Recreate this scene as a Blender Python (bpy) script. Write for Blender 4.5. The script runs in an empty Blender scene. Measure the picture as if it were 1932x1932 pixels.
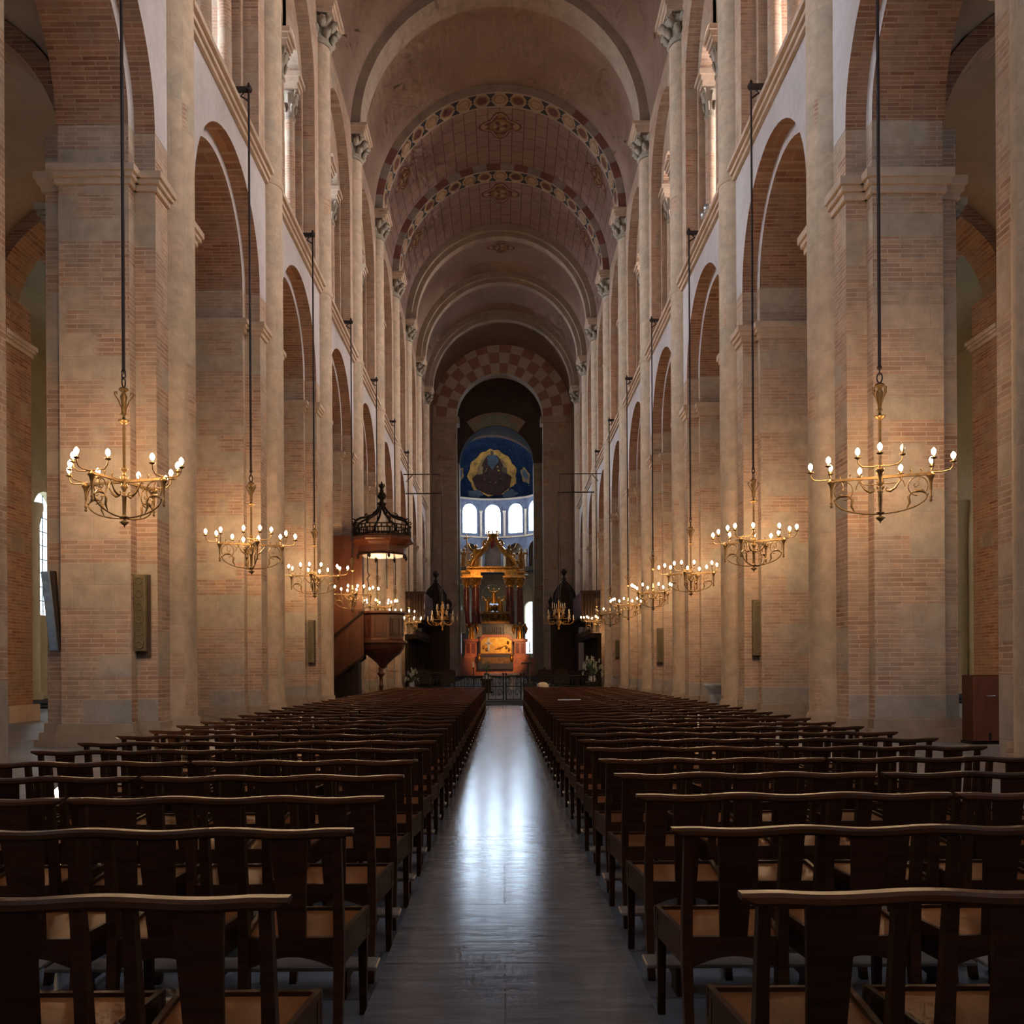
import bpy, math, random
from math import pi, sin, cos, sqrt, atan2, radians
from mathutils import Vector, Matrix
random.seed(7)
SC = bpy.context.scene
COL = SC.collection
F = 1742.0          # focal length in pixels of the 1932 px frame
VX, VY = 949.5, 1262.0
EYE = 1.5
ROLL = 0.0058

def at(px, py, D):
    """world x, z of a point seen at pixel (px, py) when it stands D metres ahead"""
    u, v = px - VX, VY - py
    c, s = cos(ROLL), sin(ROLL)
    u, v = u * c + v * s, -u * s + v * c
    return u * D / F, EYE + v * D / F

# ------------------------------------------------------------------ mesh builder
class MB:
    def __init__(self):
        self.v, self.f, self.m, self.s = [], [], [], []
    def add(self, verts, faces, mat=0, smooth=False):
        o = len(self.v)
        self.v += [tuple(p) for p in verts]
        for f in faces:
            self.f.append(tuple(i + o for i in f)); self.m.append(mat); self.s.append(smooth)
    def box(self, x0, x1, y0, y1, z0, z1, mat=0):
        if x0 > x1: x0, x1 = x1, x0
        if y0 > y1: y0, y1 = y1, y0
        if z0 > z1: z0, z1 = z1, z0
        v = [(x0,y0,z0),(x1,y0,z0),(x1,y1,z0),(x0,y1,z0),(x0,y0,z1),(x1,y0,z1),(x1,y1,z1),(x0,y1,z1)]
        self.add(v, [(0,3,2,1),(4,5,6,7),(0,1,5,4),(1,2,6,5),(2,3,7,6),(3,0,4,7)], mat)
    def bbox(self, x0, x1, y0, y1, z0, z1, b=0.01, mat=0):
        """box with chamfered vertical and top edges"""
        secs = []
        def ring(i, z):
            return [(x0+i+b,y0+i,z),(x1-i-b,y0+i,z),(x1-i,y0+i+b,z),(x1-i,y1-i-b,z),(x1-i-b,y1-i,z),(x0+i+b,y1-i,z),(x0+i,y1-i-b,z),(x0+i,y0+i+b,z)]
        self.sweep([ring(b, z0), ring(0, z0+b), ring(0, z1-b), ring(b, z1)], mat)
    def quad(self, a, b, c, d, mat=0, smooth=False):
        self.add([a,b,c,d], [(0,1,2,3)], mat, smooth)
    def sweep(self, rings, mat=0, smooth=False, caps=True, closed=True):
        n = len(rings[0]); vs = [p for r in rings for p in r]; fs = []
        for i in range(len(rings)-1):
            for j in range(n if closed else n-1):
                k = (j+1) % n
                fs.append((i*n+j, i*n+k, (i+1)*n+k, (i+1)*n+j))
        self.add(vs, fs, mat, smooth)
        if caps and closed:
            o = len(rings)-1
            self.add(rings[0], [tuple(reversed(range(n)))], mat)
            self.add(rings[o], [tuple(range(n))], mat)
    def lathe(self, prof, seg=16, c=(0,0), mat=0, smooth=True, a0=0.0, sx=1.0, sy=1.0):
        rings = []
        for r, z in prof:
            r = max(r, 1e-4)
            rings.append([(c[0]+sx*r*cos(a0+2*pi*j/seg), c[1]+sy*r*sin(a0+2*pi*j/seg), z) for j in range(seg)])
        self.sweep(rings, mat, smooth, caps=True)
    def tube(self, pts, rad, seg=6, mat=0, smooth=True):
        P = [Vector(p) for p in pts]; n = len(P)
        rr = rad if isinstance(rad, (list, tuple)) else [rad]*n
        t = [(P[min(i+1,n-1)]-P[max(i-1,0)]).normalized() for i in range(n)]
        up = Vector((0,0,1)) if abs(t[0].z) < .9 else Vector((1,0,0))
        u = t[0].cross(up).normalized()
        rings = []
        for i in range(n):
            u = (u - t[i]*u.dot(t[i]))
            u = u.normalized() if u.length > 1e-6 else t[i].orthogonal().normalized()
            w = t[i].cross(u)
            rings.append([tuple(P[i] + (u*cos(2*pi*j/seg)+w*sin(2*pi*j/seg))*rr[i]) for j in range(seg)])
        self.sweep(rings, mat, smooth)
    def ball(self, c, r, seg=10, mat=0, sx=1, sy=1, sz=1):
        n = max(4, seg//2); vs=[]; 
        rings=[]
        for i in range(n+1):
            th = -pi/2 + pi*i/n
            rr = max(cos(th), 1e-3)*r
            rings.append([(c[0]+sx*rr*cos(2*pi*j/seg), c[1]+sy*rr*sin(2*pi*j/seg), c[2]+sz*r*sin(th)) for j in range(seg)])
        self.sweep(rings, mat, True)
    def bar(self, secs, mat=0):
        """secs: (x, y, z, w, d) rectangles lying flat, swept upward"""
        rings = []
        for x,y,z,w,d in secs:
            rings.append([(x-w/2,y-d/2,z),(x+w/2,y-d/2,z),(x+w/2,y+d/2,z),(x-w/2,y+d/2,z)])
        self.sweep(rings, mat)
    def prism(self, poly, y0, y1, mat=0, tf=None):
        """polygon in x,z extruded along y"""
        n = len(poly)
        a = [(p[0],y0,p[1]) for p in poly]; b = [(p[0],y1,p[1]) for p in poly]
        vs = a+b
        if tf: vs = [tf(*p) for p in vs]
        fs = [tuple(range(n)), tuple(reversed(range(n,2*n)))]
        fs += [((i+1)%n, i, n+i, n+(i+1)%n) for i in range(n)]
        self.add(vs, fs, mat)
    def xform(self, fn):
        self.v = [fn(*p) for p in self.v]; return self
    def build(self, name, mats, parent=None, loc=None, rotz=0.0, fix=True):
        me = bpy.data.meshes.new(name)
        me.from_pydata(self.v, [], self.f)
        mats = mats if isinstance(mats, (list, tuple)) else [mats]
        for m in mats: me.materials.append(m)
        me.polygons.foreach_set('material_index', self.m)
        me.polygons.foreach_set('use_smooth', self.s)
        me.update()
        if fix:
            import bmesh
            bm = bmesh.new(); bm.from_mesh(me)
            bmesh.ops.recalc_face_normals(bm, faces=bm.faces)
            bm.to_mesh(me); bm.free()
        o = bpy.data.objects.new(name, me); COL.objects.link(o)
        if parent is not None: o.parent = parent
        if loc is not None: o.location = loc
        if rotz: o.rotation_euler = (0,0,rotz)
        return o

def tag(o, label=None, cat=None, group=None, kind=None):
    if label: o['label'] = label
    if cat: o['category'] = cat
    if group: o['group'] = group
    if kind: o['kind'] = kind
    return o
def empty(name, loc=(0,0,0), rz=0.0):
    o = bpy.data.objects.new(name, None); COL.objects.link(o)
    o.empty_display_size = .1
    o.location = loc; o.rotation_euler = (0,0,rz)
    return o
def thing(name, label, cat, loc=(0,0,0), rz=0.0, group=None):
    return tag(empty(name, loc, rz), label, cat, group)
KIDS = {}
def kids(o):
    return [c for c in bpy.data.objects if c.parent == o]
def snap(o):
    """remember a prototype's tree once, so copying is quick"""
    return (o, [snap(c) for c in kids(o)])
def copy_tree(t, parent=None):
    o, ch = t
    c = o.copy(); COL.objects.link(c)
    if parent is not None: c.parent = parent
    for q in ch: copy_tree(q, c)
    return c
ORD = ['first','second','third','fourth','fifth','sixth','seventh','eighth','ninth','tenth','eleventh','twelfth','thirteenth','fourteenth','fifteenth','sixteenth','seventeenth','eighteenth','nineteenth','twentieth']
ORD += ['twenty-'+o for o in ORD[:9]] + ['thirtieth'] + ['thirty-'+o for o in ORD[:9]]

# ------------------------------------------------------------------ materials
class NT:
    def __init__(self, name):
        self.mat = bpy.data.materials.new(name); self.mat.use_nodes = True
        self.t = self.mat.node_tree; self.b = self.t.nodes['Principled BSDF']
    def n(self, typ, **kw):
        nd = self.t.nodes.new(typ)
        for k, v in kw.items(): setattr(nd, k, v)
        return nd
    def l(self, a, b): self.t.links.new(a, b)
    def math(self, op, a, b=None, c=None):
        nd = self.n('ShaderNodeMath', operation=op)
        for i, x in enumerate((a, b, c)):
            if x is None: continue
            if isinstance(x, (int, float)): nd.inputs[i].default_value = x
            else: self.l(x, nd.inputs[i])
        return nd.outputs[0]
    def mix(self, fac, a, b, blend='MIX'):
        nd = self.n('ShaderNodeMix', data_type='RGBA', blend_type=blend)
        ins = [nd.inputs[0], nd.inputs[6], nd.inputs[7]]
        for s, x in zip(ins, (fac, a, b)):
            if isinstance(x, (int, float)): s.default_value = x
            elif isinstance(x, tuple): s.default_value = x if len(x) == 4 else (*x, 1)
            else: self.l(x, s)
        return nd.outputs[2]
    def ramp(self, fac, stops):
        nd = self.n('ShaderNodeValToRGB')
        cr = nd.color_ramp
        while len(cr.elements) < len(stops): cr.elements.new(.5)
        for e, (p, c) in zip(cr.elements, stops):
            e.position = p; e.color = c if len(c) == 4 else (*c, 1)
        self.l(fac, nd.inputs[0]); return nd.outputs[0]
    def pos(self, obj=False):
        if obj: return self.n('ShaderNodeTexCoord').outputs['Object']
        return self.n('ShaderNodeNewGeometry').outputs['Position']
    def noise(self, vec, scale, detail=4, rough=.6):
        nd = self.n('ShaderNodeTexNoise'); nd.inputs['Scale'].default_value = scale
        nd.inputs['Detail'].default_value = detail; nd.inputs['Roughness'].default_value = rough
        if vec is not None: self.l(vec, nd.inputs['Vector'])
        return nd.outputs['Fac']
    def bump(self, h, strength=.3, dist=.02):
        nd = self.n('ShaderNodeBump'); nd.inputs['Strength'].default_value = strength; nd.inputs['Distance'].default_value = dist
        self.l(h, nd.inputs['Height']); self.l(nd.outputs[0], self.b.inputs['Normal'])
    def out(self, col=None, rough=None, spec=None, metal=None):
        for nm, v in (('Base Color', col), ('Roughness', rough), ('Specular IOR Level', spec), ('Metallic', metal)):
            if v is None: continue
            s = self.b.inputs[nm]
            if isinstance(v, (int, float)): s.default_value = v
            elif isinstance(v, tuple): s.default_value = (*v, 1) if len(v) == 3 else v
            else: self.l(v, s)
        return self.mat

def plain(name, col, rough=.5, metal=0, spec=.5, var=.25, scale=6, bump=0.0):
    t = NT(name)
    n = t.noise(t.pos(True), scale)
    dark = tuple(c*(1-var) for c in col); lite = tuple(min(1, c*(1+var)) for c in col)
    c = t.ramp(n, [(.3, dark), (.7, lite)])
    if bump: t.bump(n, bump, .01)
    return t.out(c, rough, spec, metal)

def wall_uv(t):
    """(u, v) for masonry: u runs along the face, v is height"""
    g = t.n('ShaderNodeNewGeometry')
    sp = t.n('ShaderNodeSeparateXYZ'); t.l(g.outputs['Position'], sp.inputs[0])
    sn = t.n('ShaderNodeSeparateXYZ'); t.l(g.outputs['True Normal'], sn.inputs[0])
    ax = t.math('ABSOLUTE', sn.outputs[0]); ay = t.math('ABSOLUTE', sn.outputs[1])
    sel = t.math('GREATER_THAN', ax, ay)
    d = t.math('SUBTRACT', sp.outputs[1], sp.outputs[0])
    u = t.math('MULTIPLY_ADD', sel, d, sp.outputs[0])
    cb = t.n('ShaderNodeCombineXYZ'); t.l(u, cb.inputs[0]); t.l(sp.outputs[2], cb.inputs[1])
    return cb.outputs[0], u, sp.outputs[2], g.outputs['Position']

def brick_tex(t, vec, c1, c2, mo, bw, rh, ms, bias=0.0):
    b = t.n('ShaderNodeTexBrick'); t.l(vec, b.inputs['Vector'])
    b.inputs['Color1'].default_value = (*c1,1); b.inputs['Color2'].default_value = (*c2,1); b.inputs['Mortar'].default_value = (*mo,1)
    b.inputs['Scale'].default_value = 1; b.inputs['Mortar Size'].default_value = ms; b.inputs['Mortar Smooth'].default_value = .3
    b.inputs['Bias'].default_value = bias; b.inputs['Brick Width'].default_value = bw; b.inputs['Row Height'].default_value = rh
    return b.outputs['Color'], b.outputs['Fac']

def masonry(name, ashlar=.5, wash=.35, tint=(1,1,1), washc=(.50,.37,.285), blk=.46, rowh=.094, damp=0.0):
    """brick courses with bands of stone blocks, smeared over with limewash"""
    t = NT(name)
    uv, u, v, P = wall_uv(t)
    bc, bf = brick_tex(t, uv, (.27,.115,.070), (.50,.295,.180), (.54,.42,.32), .50, rowh, .013)
    sc_, sf = brick_tex(t, uv, (.40,.32,.235), (.50,.385,.28), (.50,.38,.30), .82, blk, .012)
    # which bands are stone
    fl = t.math('FLOOR', t.math('DIVIDE', v, blk))
    fu = t.math('MULTIPLY', u, .42)
    cb = t.n('ShaderNodeCombineXYZ'); t.l(fu, cb.inputs[0]); t.l(t.math('MULTIPLY', fl, 7.31), cb.inputs[1])
    n1 = t.noise(cb.outputs[0], 1.0, 1, .5)
    mask = t.ramp(n1, [(.62-ashlar*.28, (0,0,0)), (.65-ashlar*.28, (1,1,1))])
    c = t.mix(mask, bc, sc_)
    n2 = t.noise(P, .55, 3, .65)
    n3 = t.noise(P, 3.5, 4, .7)
    nb = t.noise(cb.outputs[0], 2.3, 2, .5)
    c = t.mix(t.ramp(nb, [(.40, (0,0,0)), (.62, (.55,.55,.55))]), c, (.36,.31,.245))
    vo = t.n('ShaderNodeTexWhiteNoise', noise_dimensions='3D')
    cc = t.n('ShaderNodeCombineXYZ'); t.l(t.math('FLOOR', t.math('DIVIDE', u, .82)), cc.inputs[0]); t.l(fl, cc.inputs[1]); t.l(vo.inputs[0] and cc.outputs[0], vo.inputs[0])
    blkc = t.ramp(vo.outputs[0], [(0, (.34,.305,.235)), (.35, (.50,.37,.27)), (.7, (.42,.33,.24)), (1, (.31,.30,.255))])
    c = t.mix(t.math('MULTIPLY', mask, .55), c, blkc)
    if damp:
        dz = t.math('SUBTRACT', t.math('ADD', t.math('MULTIPLY', v, -.30), 1.0), t.math('MULTIPLY', t.noise(P, .9, 4), .5))
        dk = t.math('MULTIPLY', t.ramp(dz, [(.15, (0,0,0)), (.45, (1,1,1))]), damp)
        c = t.mix(t.math('MULTIPLY', dk, mask), c, (.25,.245,.235))
    w = t.ramp(n2, [(.33, (0,0,0)), (.72, (1,1,1))])
    w = t.math('MULTIPLY', t.math('ADD', w, .25), wash)
    c = t.mix(w, c, washc)
    c = t.mix(.7, c, t.ramp(n3, [(.25, (.36,.36,.36)), (.75, (.64,.64,.63))]), 'OVERLAY')
    c = t.mix(1.0, c, tint, 'MULTIPLY')
    h = t.mix(mask, bf, sf)
    h2 = t.math('SUBTRACT', t.math('MULTIPLY', n3, .8), h)
    t.bump(h2, .5, .025)
    return t.out(c, .88, .25)

def plaster(name, base, dark, scale=.5, lines=False, spec=.2):
    t = NT(name); P = t.pos()
    n2 = t.noise(P, scale, 4, .7); n3 = t.noise(P, 5, 3, .7)
    c = t.ramp(n2, [(.3, dark), (.68, base)])
    c = t.mix(.35, c, t.ramp(n3, [(.3, (.4,.4,.4)), (.7, (.6,.6,.6))]), 'OVERLAY')
    if lines:
        sp = t.n('ShaderNodeSeparateXYZ'); t.l(P, sp.inputs[0])
        ang = t.math('ARCTAN2', sp.outputs[0], t.math('SUBTRACT', sp.outputs[2], 27.2))
        cb = t.n('ShaderNodeCombineXYZ'); t.l(sp.outputs[1], cb.inputs[0]); t.l(t.math('MULTIPLY', ang, 7.0), cb.inputs[1])
        bc, bf = brick_tex(t, cb.outputs[0], (.9,.9,.9), (1,1,1), (.42,.36,.34), 1.1, .72, .028)
        c = t.mix(1.0, c, bc, 'MULTIPLY')
    t.bump(n3, .25, .02)
    return t.out(c, .9, spec)

M = {}
M['pier'] = masonry('pier_masonry', .34, .42, damp=.8)
M['brick'] = masonry('soffit_brick', -.9, .12, tint=(.80,.64,.56), rowh=.078)
M['aisle_brick'] = masonry('aisle_brick', -.2, .10, tint=(.80,.68,.60))
M['shaft'] = masonry('shaft_stone', 1.05, .55, washc=(.52,.40,.305), blk=.62, tint=(1,.95,.90))
M['upper'] = masonry('gallery_masonry', .2, .62, washc=(.50,.36,.27))
M['spandrel'] = plaster('pale_plaster', (.56,.505,.49), (.45,.395,.375))
M['vault'] = plaster('vault_plaster', (.32,.215,.16), (.225,.145,.11), .28)
M['vault_lined'] = plaster('vault_lined_plaster', (.31,.20,.16), (.235,.15,.125), .3, True)
M['aisle_vault'] = plaster('aisle_plaster', (.34,.24,.17), (.25,.17,.12), .3)
M['stone'] = plaster('arch_stone', (.38,.29,.215), (.28,.205,.15), 1.2)
M['cornice'] = plaster('cornice_stone', (.55,.42,.32), (.44,.32,.235), 1.5)
M['redstone'] = plaster('red_painted_stone', (.27,.115,.085), (.21,.095,.075), 2)
M['whitestone'] = plaster('white_painted_stone', (.38,.33,.28), (.29,.25,.21), 2)
M['capital'] = plaster('carved_stone', (.38,.33,.26), (.24,.20,.155), 3)
M['paint_tan'] = plaster('ochre_wall_paint', (.37,.245,.15), (.27,.175,.11), 3)
M['paint_red'] = plaster('oxblood_wall_paint', (.16,.06,.045), (.10,.045,.04), 2)
M['paint_gold'] = plaster('gold_wall_paint', (.30,.17,.065), (.17,.09,.04), 2)
M['paint_dark'] = plaster('black_wall_paint', (.05,.045,.045), (.035,.03,.03), 3)
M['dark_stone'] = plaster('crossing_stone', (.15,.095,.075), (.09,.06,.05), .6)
M['choir_stone'] = masonry('choir_masonry', .9, .35, tint=(1.0,.97,.95))
M['apse_wall'] = plaster('apse_painted_wall', (.17,.18,.23), (.085,.09,.13), 1.2)
M['yellow_wall'] = plaster('ochre_limewash', (.55,.47,.31), (.45,.38,.24), .5)

# glossy dark chair wood
def wood(name, c1, c2, rough, scale=3.0, axis=(1,1,8), spec=.5, coat=0.0):
    t = NT(name)
    t.b.inputs['Specular Tint'].default_value = (1, .74, .50, 1)
    mp = t.n('ShaderNodeMapping'); t.l(t.pos(True), mp.inputs[0]); mp.inputs['Scale'].default_value = axis
    n = t.noise(mp.outputs[0], scale, 5, .65)
    oi = t.n('ShaderNodeObjectInfo').outputs['Random']
    c = t.ramp(n, [(.28, c1), (.72, c2)])
    dk = t.ramp(oi, [(0, (.7,.7,.7)), (1, (1.15,1.1,1.05))])
    c = t.mix(1.0, c, dk, 'MULTIPLY')
    r = t.math('ADD', t.math('MULTIPLY', n, .22), rough-.1)
    t.bump(n, .12, .005)
    if coat: t.b.inputs['Coat Weight'].default_value = coat; t.b.inputs['Coat Roughness'].default_value = .25
    return t.out(c, r, spec)
M['chair'] = wood('dark_chair_wood', (.020,.0065,.003), (.058,.019,.008), .42, spec=.13)
M['seat'] = wood('worn_seat_wood', (.13,.038,.011), (.26,.088,.027), .32, 1.4, (4,1,1), spec=.035)
M['rail'] = wood('polished_rail_wood', (.040,.012,.005), (.10,.034,.014), .34, 2.5, (1,8,8), spec=.2)
M['kneeler'] = wood('pale_kneeler_wood', (.17,.125,.10), (.28,.21,.165), .5, 3, (1,8,1))
M['oak'] = wood('pulpit_oak', (.050,.013,.006), (.11,.032,.015), .35, 2, (2,2,1))
M['oak_dark'] = wood('stall_oak', (.009,.005,.004), (.022,.011,.008), .5, 2, (2,2,1), spec=.2)
M['door_oak'] = wood('cupboard_oak', (.15,.045,.022), (.24,.078,.038), .4, 2, (3,3,1))
M['bronze'] = plain('gilt_bronze', (.20,.115,.042), .42, .7, var=.3, scale=9)
M['gold'] = plain('gilding', (.62,.29,.06), .36, .85, var=.45, scale=4)
M['gold_dull'] = plain('old_gilding', (.34,.17,.045), .5, .55, var=.5, scale=3)
M['iron'] = plain('black_iron', (.018,.015,.015), .5, .6)
M['rod'] = plain('brown_rod', (.022,.010,.008), .55, .2)
M['marble_red'] = plain('red_marble', (.22,.05,.03), .25, 0, var=.45, scale=3)
M['marble_pink'] = plain('pink_marble', (.50,.16,.09), .35, 0, var=.3, scale=2)
M['marble_grey'] = plain('grey_marble', (.24,.22,.21), .4, 0, var=.3, scale=2)
M['choir_floor'] = plain('dark_choir_slabs', (.045,.05,.065), .75, 0, var=.3, scale=1, spec=.25)
M['marble_dark'] = plain('dark_marble', (.05,.045,.05), .3, 0, var=.3, scale=2)
M['white'] = plain('white_flower', (.75,.74,.62), .6, var=.12)
M['leaf'] = plain('leaf_green', (.05,.10,.03), .5, var=.4)
M['paper'] = plain('white_paper', (.75,.74,.72), .7, var=.05)
M['vase'] = plain('glazed_vase', (.45,.45,.43), .3, var=.1)
M['speaker'] = plain('olive_speaker', (.17,.125,.055), .55, var=.15)
M['speaker_grille'] = plain('olive_grille', (.12,.09,.04), .6, var=.3, scale=40)
M['speaker_blue'] = plain('grey_blue_casing', (.20,.27,.36), .5, var=.15)
M['back_board'] = plain('brown_backboard', (.06,.035,.018), .6)
M['steel'] = plain('bright_steel', (.55,.55,.56), .3, .8)
M['cloth_red'] = plain('red_cloth', (.42,.05,.06), .8)
M['cloth_white'] = plain('white_cloth', (.66,.58,.42), .8, var=.1)
M['dome'] = plain('cream_shade', (.62,.52,.36), .7, var=.1)
M['glass_bulb'] = plain('clear_bulb', (.75,.68,.55), .1, 0, var=.05)
M['stone_font'] = plain('grey_font_stone', (.30,.31,.33), .7, bump=.2)

def emit(name, col, s, tex=None):
    t = NT(name)
    t.out(col, .3)
    c = (*col, 1)
    if tex:
        uv, u, v, P = wall_uv(t)
        bc, bf = brick_tex(t, uv, tex, col, tuple(x*.25 for x in col), .28, .34, .018)
        t.l(bc, t.b.inputs['Emission Color'])
    else:
        t.b.inputs['Emission Color'].default_value = c
    t.b.inputs['Emission Strength'].default_value = s
    return t.mat
# ------------------------------------------------------------------ the church
B = 8.1
def DK(k): return 11.9 + B*k
NP = 10                                   # piers 0..9
LW, LI, LA = 7.03, 7.45, 8.86             # lateral planes: wall face, inner order, aisle face
RO, RI, ZS = 2.85, 2.55, 12.5             # arcade arch orders
ZC = 16.35                                # gallery floor / string course
ZV = 27.2                                 # vault springing
RV, RT = 7.03, 6.6                        # vault and transverse arch radii
SHC, SHR = 7.2, .55                       # half shaft
YEND = 93.2

E_APSE = emit('apse_daylight', (.66,.82,1.0), 26)
E_AISLE = emit('aisle_daylight', (.80,.92,1.0), 3.6, (.62,.82,1.0))
E_GAL_L = emit('gallery_daylight', (.72,.84,1.0), 48)
E_GAL_R = emit('gallery_sunlight', (.98,.93,.92), 50)
E_WEST = emit('west_daylight', (.72,.84,1.0), 4.5)
E_BULB = emit('lit_bulb', (1.0,.70,.36), 90)

def arch_panel(mb, A, Bp, z0, z1, w, sill, spring, depth, n=14, mf=0, ms=0, cu=None, nrm=None):
    """wall strip from plan point A to Bp with one round-headed opening (half width w) and its reveal"""
    A = Vector(A); Bp = Vector(Bp); L = (Bp-A).length; d = (Bp-A)/L
    nr = Vector(nrm) if nrm is not None else Vector((d.y, -d.x))
    cu = L/2 if cu is None else cu
    def P(u, z, k=0.0):
        q = A + d*u + nr*k
        return (q.x, q.y, z)
    if cu-w > 1e-4: mb.quad(P(0,z0), P(cu-w,z0), P(cu-w,z1), P(0,z1), mf)
    if L-cu-w > 1e-4: mb.quad(P(cu+w,z0), P(L,z0), P(L,z1), P(cu+w,z1), mf)
    if sill > z0+1e-4:
        mb.quad(P(cu-w,z0), P(cu+w,z0), P(cu+w,sill), P(cu-w,sill), mf)
        mb.quad(P(cu-w,sill), P(cu+w,sill), P(cu+w,sill,depth), P(cu-w,sill,depth), ms)
    prof = [(cu-w, sill)] + [(cu - w*cos(pi*i/n), spring + w*sin(pi*i/n)) for i in range(n+1)] + [(cu+w, sill)]
    for i in range(len(prof)-1):
        a, b = prof[i], prof[i+1]
        mb.quad(P(*a), P(*b), P(*b, depth), P(*a, depth), ms)
        if 0 < i < len(prof)-2:
            mb.quad(P(*a), P(*b), P(b[0], z1), P(a[0], z1), mf)

def window(name, c, d, nr, w, sill, spring, mat, bars=(2,4), n=12, recess=.0, frame=M['iron']):
    """round-headed window pane with its lead bars; c plan centre, d along, nr outward"""
    d = Vector(d); nr = Vector(nr); c = Vector(c)
    def P(u, z, k): q = c + d*u + nr*k; return (q.x, q.y, z)
    prof = [(-w,sill),(w,sill)] + [(w*cos(pi*i/n), spring+w*sin(pi*i/n)) for i in range(1,n)] + [(-w, spring)]
    if prof[2][1] > spring: prof.insert(2, (w, spring))
    m = MB(); k = len(prof)
    f0 = [P(u,z,recess) for u,z in prof]; f1 = [P(u,z,recess+.04) for u,z in prof]
    m.add(f0+f1, [tuple(range(k)), tuple(range(k,2*k))[::-1]] + [(i,(i+1)%k,k+(i+1)%k,k+i) for i in range(k)])
    o = m.build(name, mat)
    b = MB(); t = .025
    for i in range(1, bars[0]):
        u = -w + 2*w*i/bars[0]; zt = spring + sqrt(max(0, w*w-u*u))
        b.tube([P(u,sill,recess-.03), P(u,zt,recess-.03)], t, 4)
    for j in range(1, bars[1]):
        z = sill + (spring+w*.6-sill)*j/bars[1]
        uu = w if z < spring else sqrt(max(0, w*w-(z-spring)**2))
        b.tube([P(-uu,z,recess-.03), P(uu,z,recess-.03)], t, 4)
    if b.v: tag(b.build('window_bars', frame, o), kind='structure')
    return tag(o, kind='structure')
WN = [0]
def add_window(label, *a, **k):
    WN[0] += 1
    return tag(window('window_%d' % WN[0], *a, **k), label, 'window')

def capital(mb, cx, cy, z0, z1, r0, r1, seg=14, mat=0, leaves=8):
    """flared leafy capital with an astragal and a square abacus"""
    h = z1-z0
    mb.lathe([(r0*1.0,z0-.10*h),(r0*1.16,z0-.06*h),(r0*1.16,z0),(r0*1.02,z0+.02*h)], seg, (cx,cy), mat)
    mb.lathe([(r0*.98,z0),(r0*1.0,z0+.3*h),(r1*.86,z0+.7*h),(r1,z0+.86*h)], seg, (cx,cy), mat)
    for row, (zz, rr, sz) in enumerate(((.16, 1.06, .30), (.48, 1.18, .34))):
        for i in range(leaves):
            a = 2*pi*(i+.5*row)/leaves
            r = r0*rr
            base = Vector((cx+r*cos(a), cy+r*sin(a), z0+zz*h)); 
            tip = Vector((cx+r*1.32*cos(a), cy+r*1.32*sin(a), z0+(zz+sz)*h))
            cur = Vector((cx+r*1.52*cos(a), cy+r*1.52*sin(a), z0+(zz+sz-.08)*h))
            mb.tube([base, (base+tip)/2+Vector((0,0,.02)), tip, cur], [r0*.16, r0*.30, r0*.22, r0*.08], 5, mat)
    for i in range(4):
        a = pi/4 + i*pi/2
        p = Vector((cx+r1*.8*cos(a), cy+r1*.8*sin(a), z0+.72*h)); q = Vector((cx+r1*1.18*cos(a), cy+r1*1.18*sin(a), z0+.9*h))
        mb.tube([p, q], [r0*.16, r0*.24], 5, mat)

def molding(mb, x0, x1, y0, y1, z0, z1, e, mat=0, s=1):
    """stepped band around a block"""
    h = z1-z0
    for a, b, k in ((0,.35,.35),(.35,.62,.7),(.62,1,1.0)):
        mb.box(s*(x0-e*k), s*(x1+e*k), y0-e*k, y1+e*k, z0+a*h, z0+b*h, mat)

# ---- floor
m = MB(); m.box(-24, 24, -8, 38.0, -.2, 0)
fl = m.build('floor', None or [plain('tmp', (.2,.2,.2))])
t = NT('floor_slabs'); P = t.pos()
bc, bf = brick_tex(t, P, (.15,.155,.175), (.22,.215,.225), (.07,.065,.065), 1.3, .7, .012)
n = t.noise(P, 1.3, 6, .7)
c = t.mix(.6, bc, t.ramp(n, [(.3, (.35,.35,.35)), (.7, (.62,.62,.62))]), 'OVERLAY')
t.bump(n, .1, .02)
M['slabs'] = t.out(c, t.math('ADD', t.math('MULTIPLY', n, .3), .25), .5)
fl.data.materials[0] = M['slabs']
tag(fl, 'grey stone slab floor of the nave and aisles', 'floor', kind='structure')

t = NT('worn_aisle_boards'); P = t.pos()
mp = t.n('ShaderNodeMapping'); t.l(P, mp.inputs[0]); mp.inputs['Scale'].default_value = (1.1, 6.5, 1)
n1 = t.noise(mp.outputs[0], 2.2, 6, .7)
n2 = t.noise(P, 2.0, 5, .65)
mp2 = t.n('ShaderNodeMapping'); t.l(P, mp2.inputs[0]); mp2.inputs['Rotation'].default_value = (0,0,pi/2)
bc, bf = brick_tex(t, P, (.9,.9,.9), (1.05,1.03,1.0), (.6,.57,.55), 9.0, 1.15, .006)
c = t.ramp(n1, [(.3, (.105,.088,.086)), (.55, (.180,.155,.152)), (.75, (.27,.235,.225))])
c = t.mix(.6, c, t.ramp(n2, [(.3, (.36,.33,.32)), (.7, (.6,.6,.6))]), 'OVERLAY')
sp = t.n('ShaderNodeSeparateXYZ'); t.l(P, sp.inputs[0])
c = t.mix(1.0, c, bc, 'MULTIPLY')
rg = t.math('ADD', t.math('MULTIPLY', n1, .10), .115)
t.bump(t.math('SUBTRACT', t.math('ADD', n1, n2), bf), .30, .0036)
M['aisle'] = t.out(c, rg, .38)
m = MB()
m.box(-.60, .645, -2, 37.2, 0, .035)
tag(m.build('floor_aisle_boards', M['aisle']), 'worn shiny board walkway running up the middle between the benches', 'walkway', kind='structure')
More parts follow.
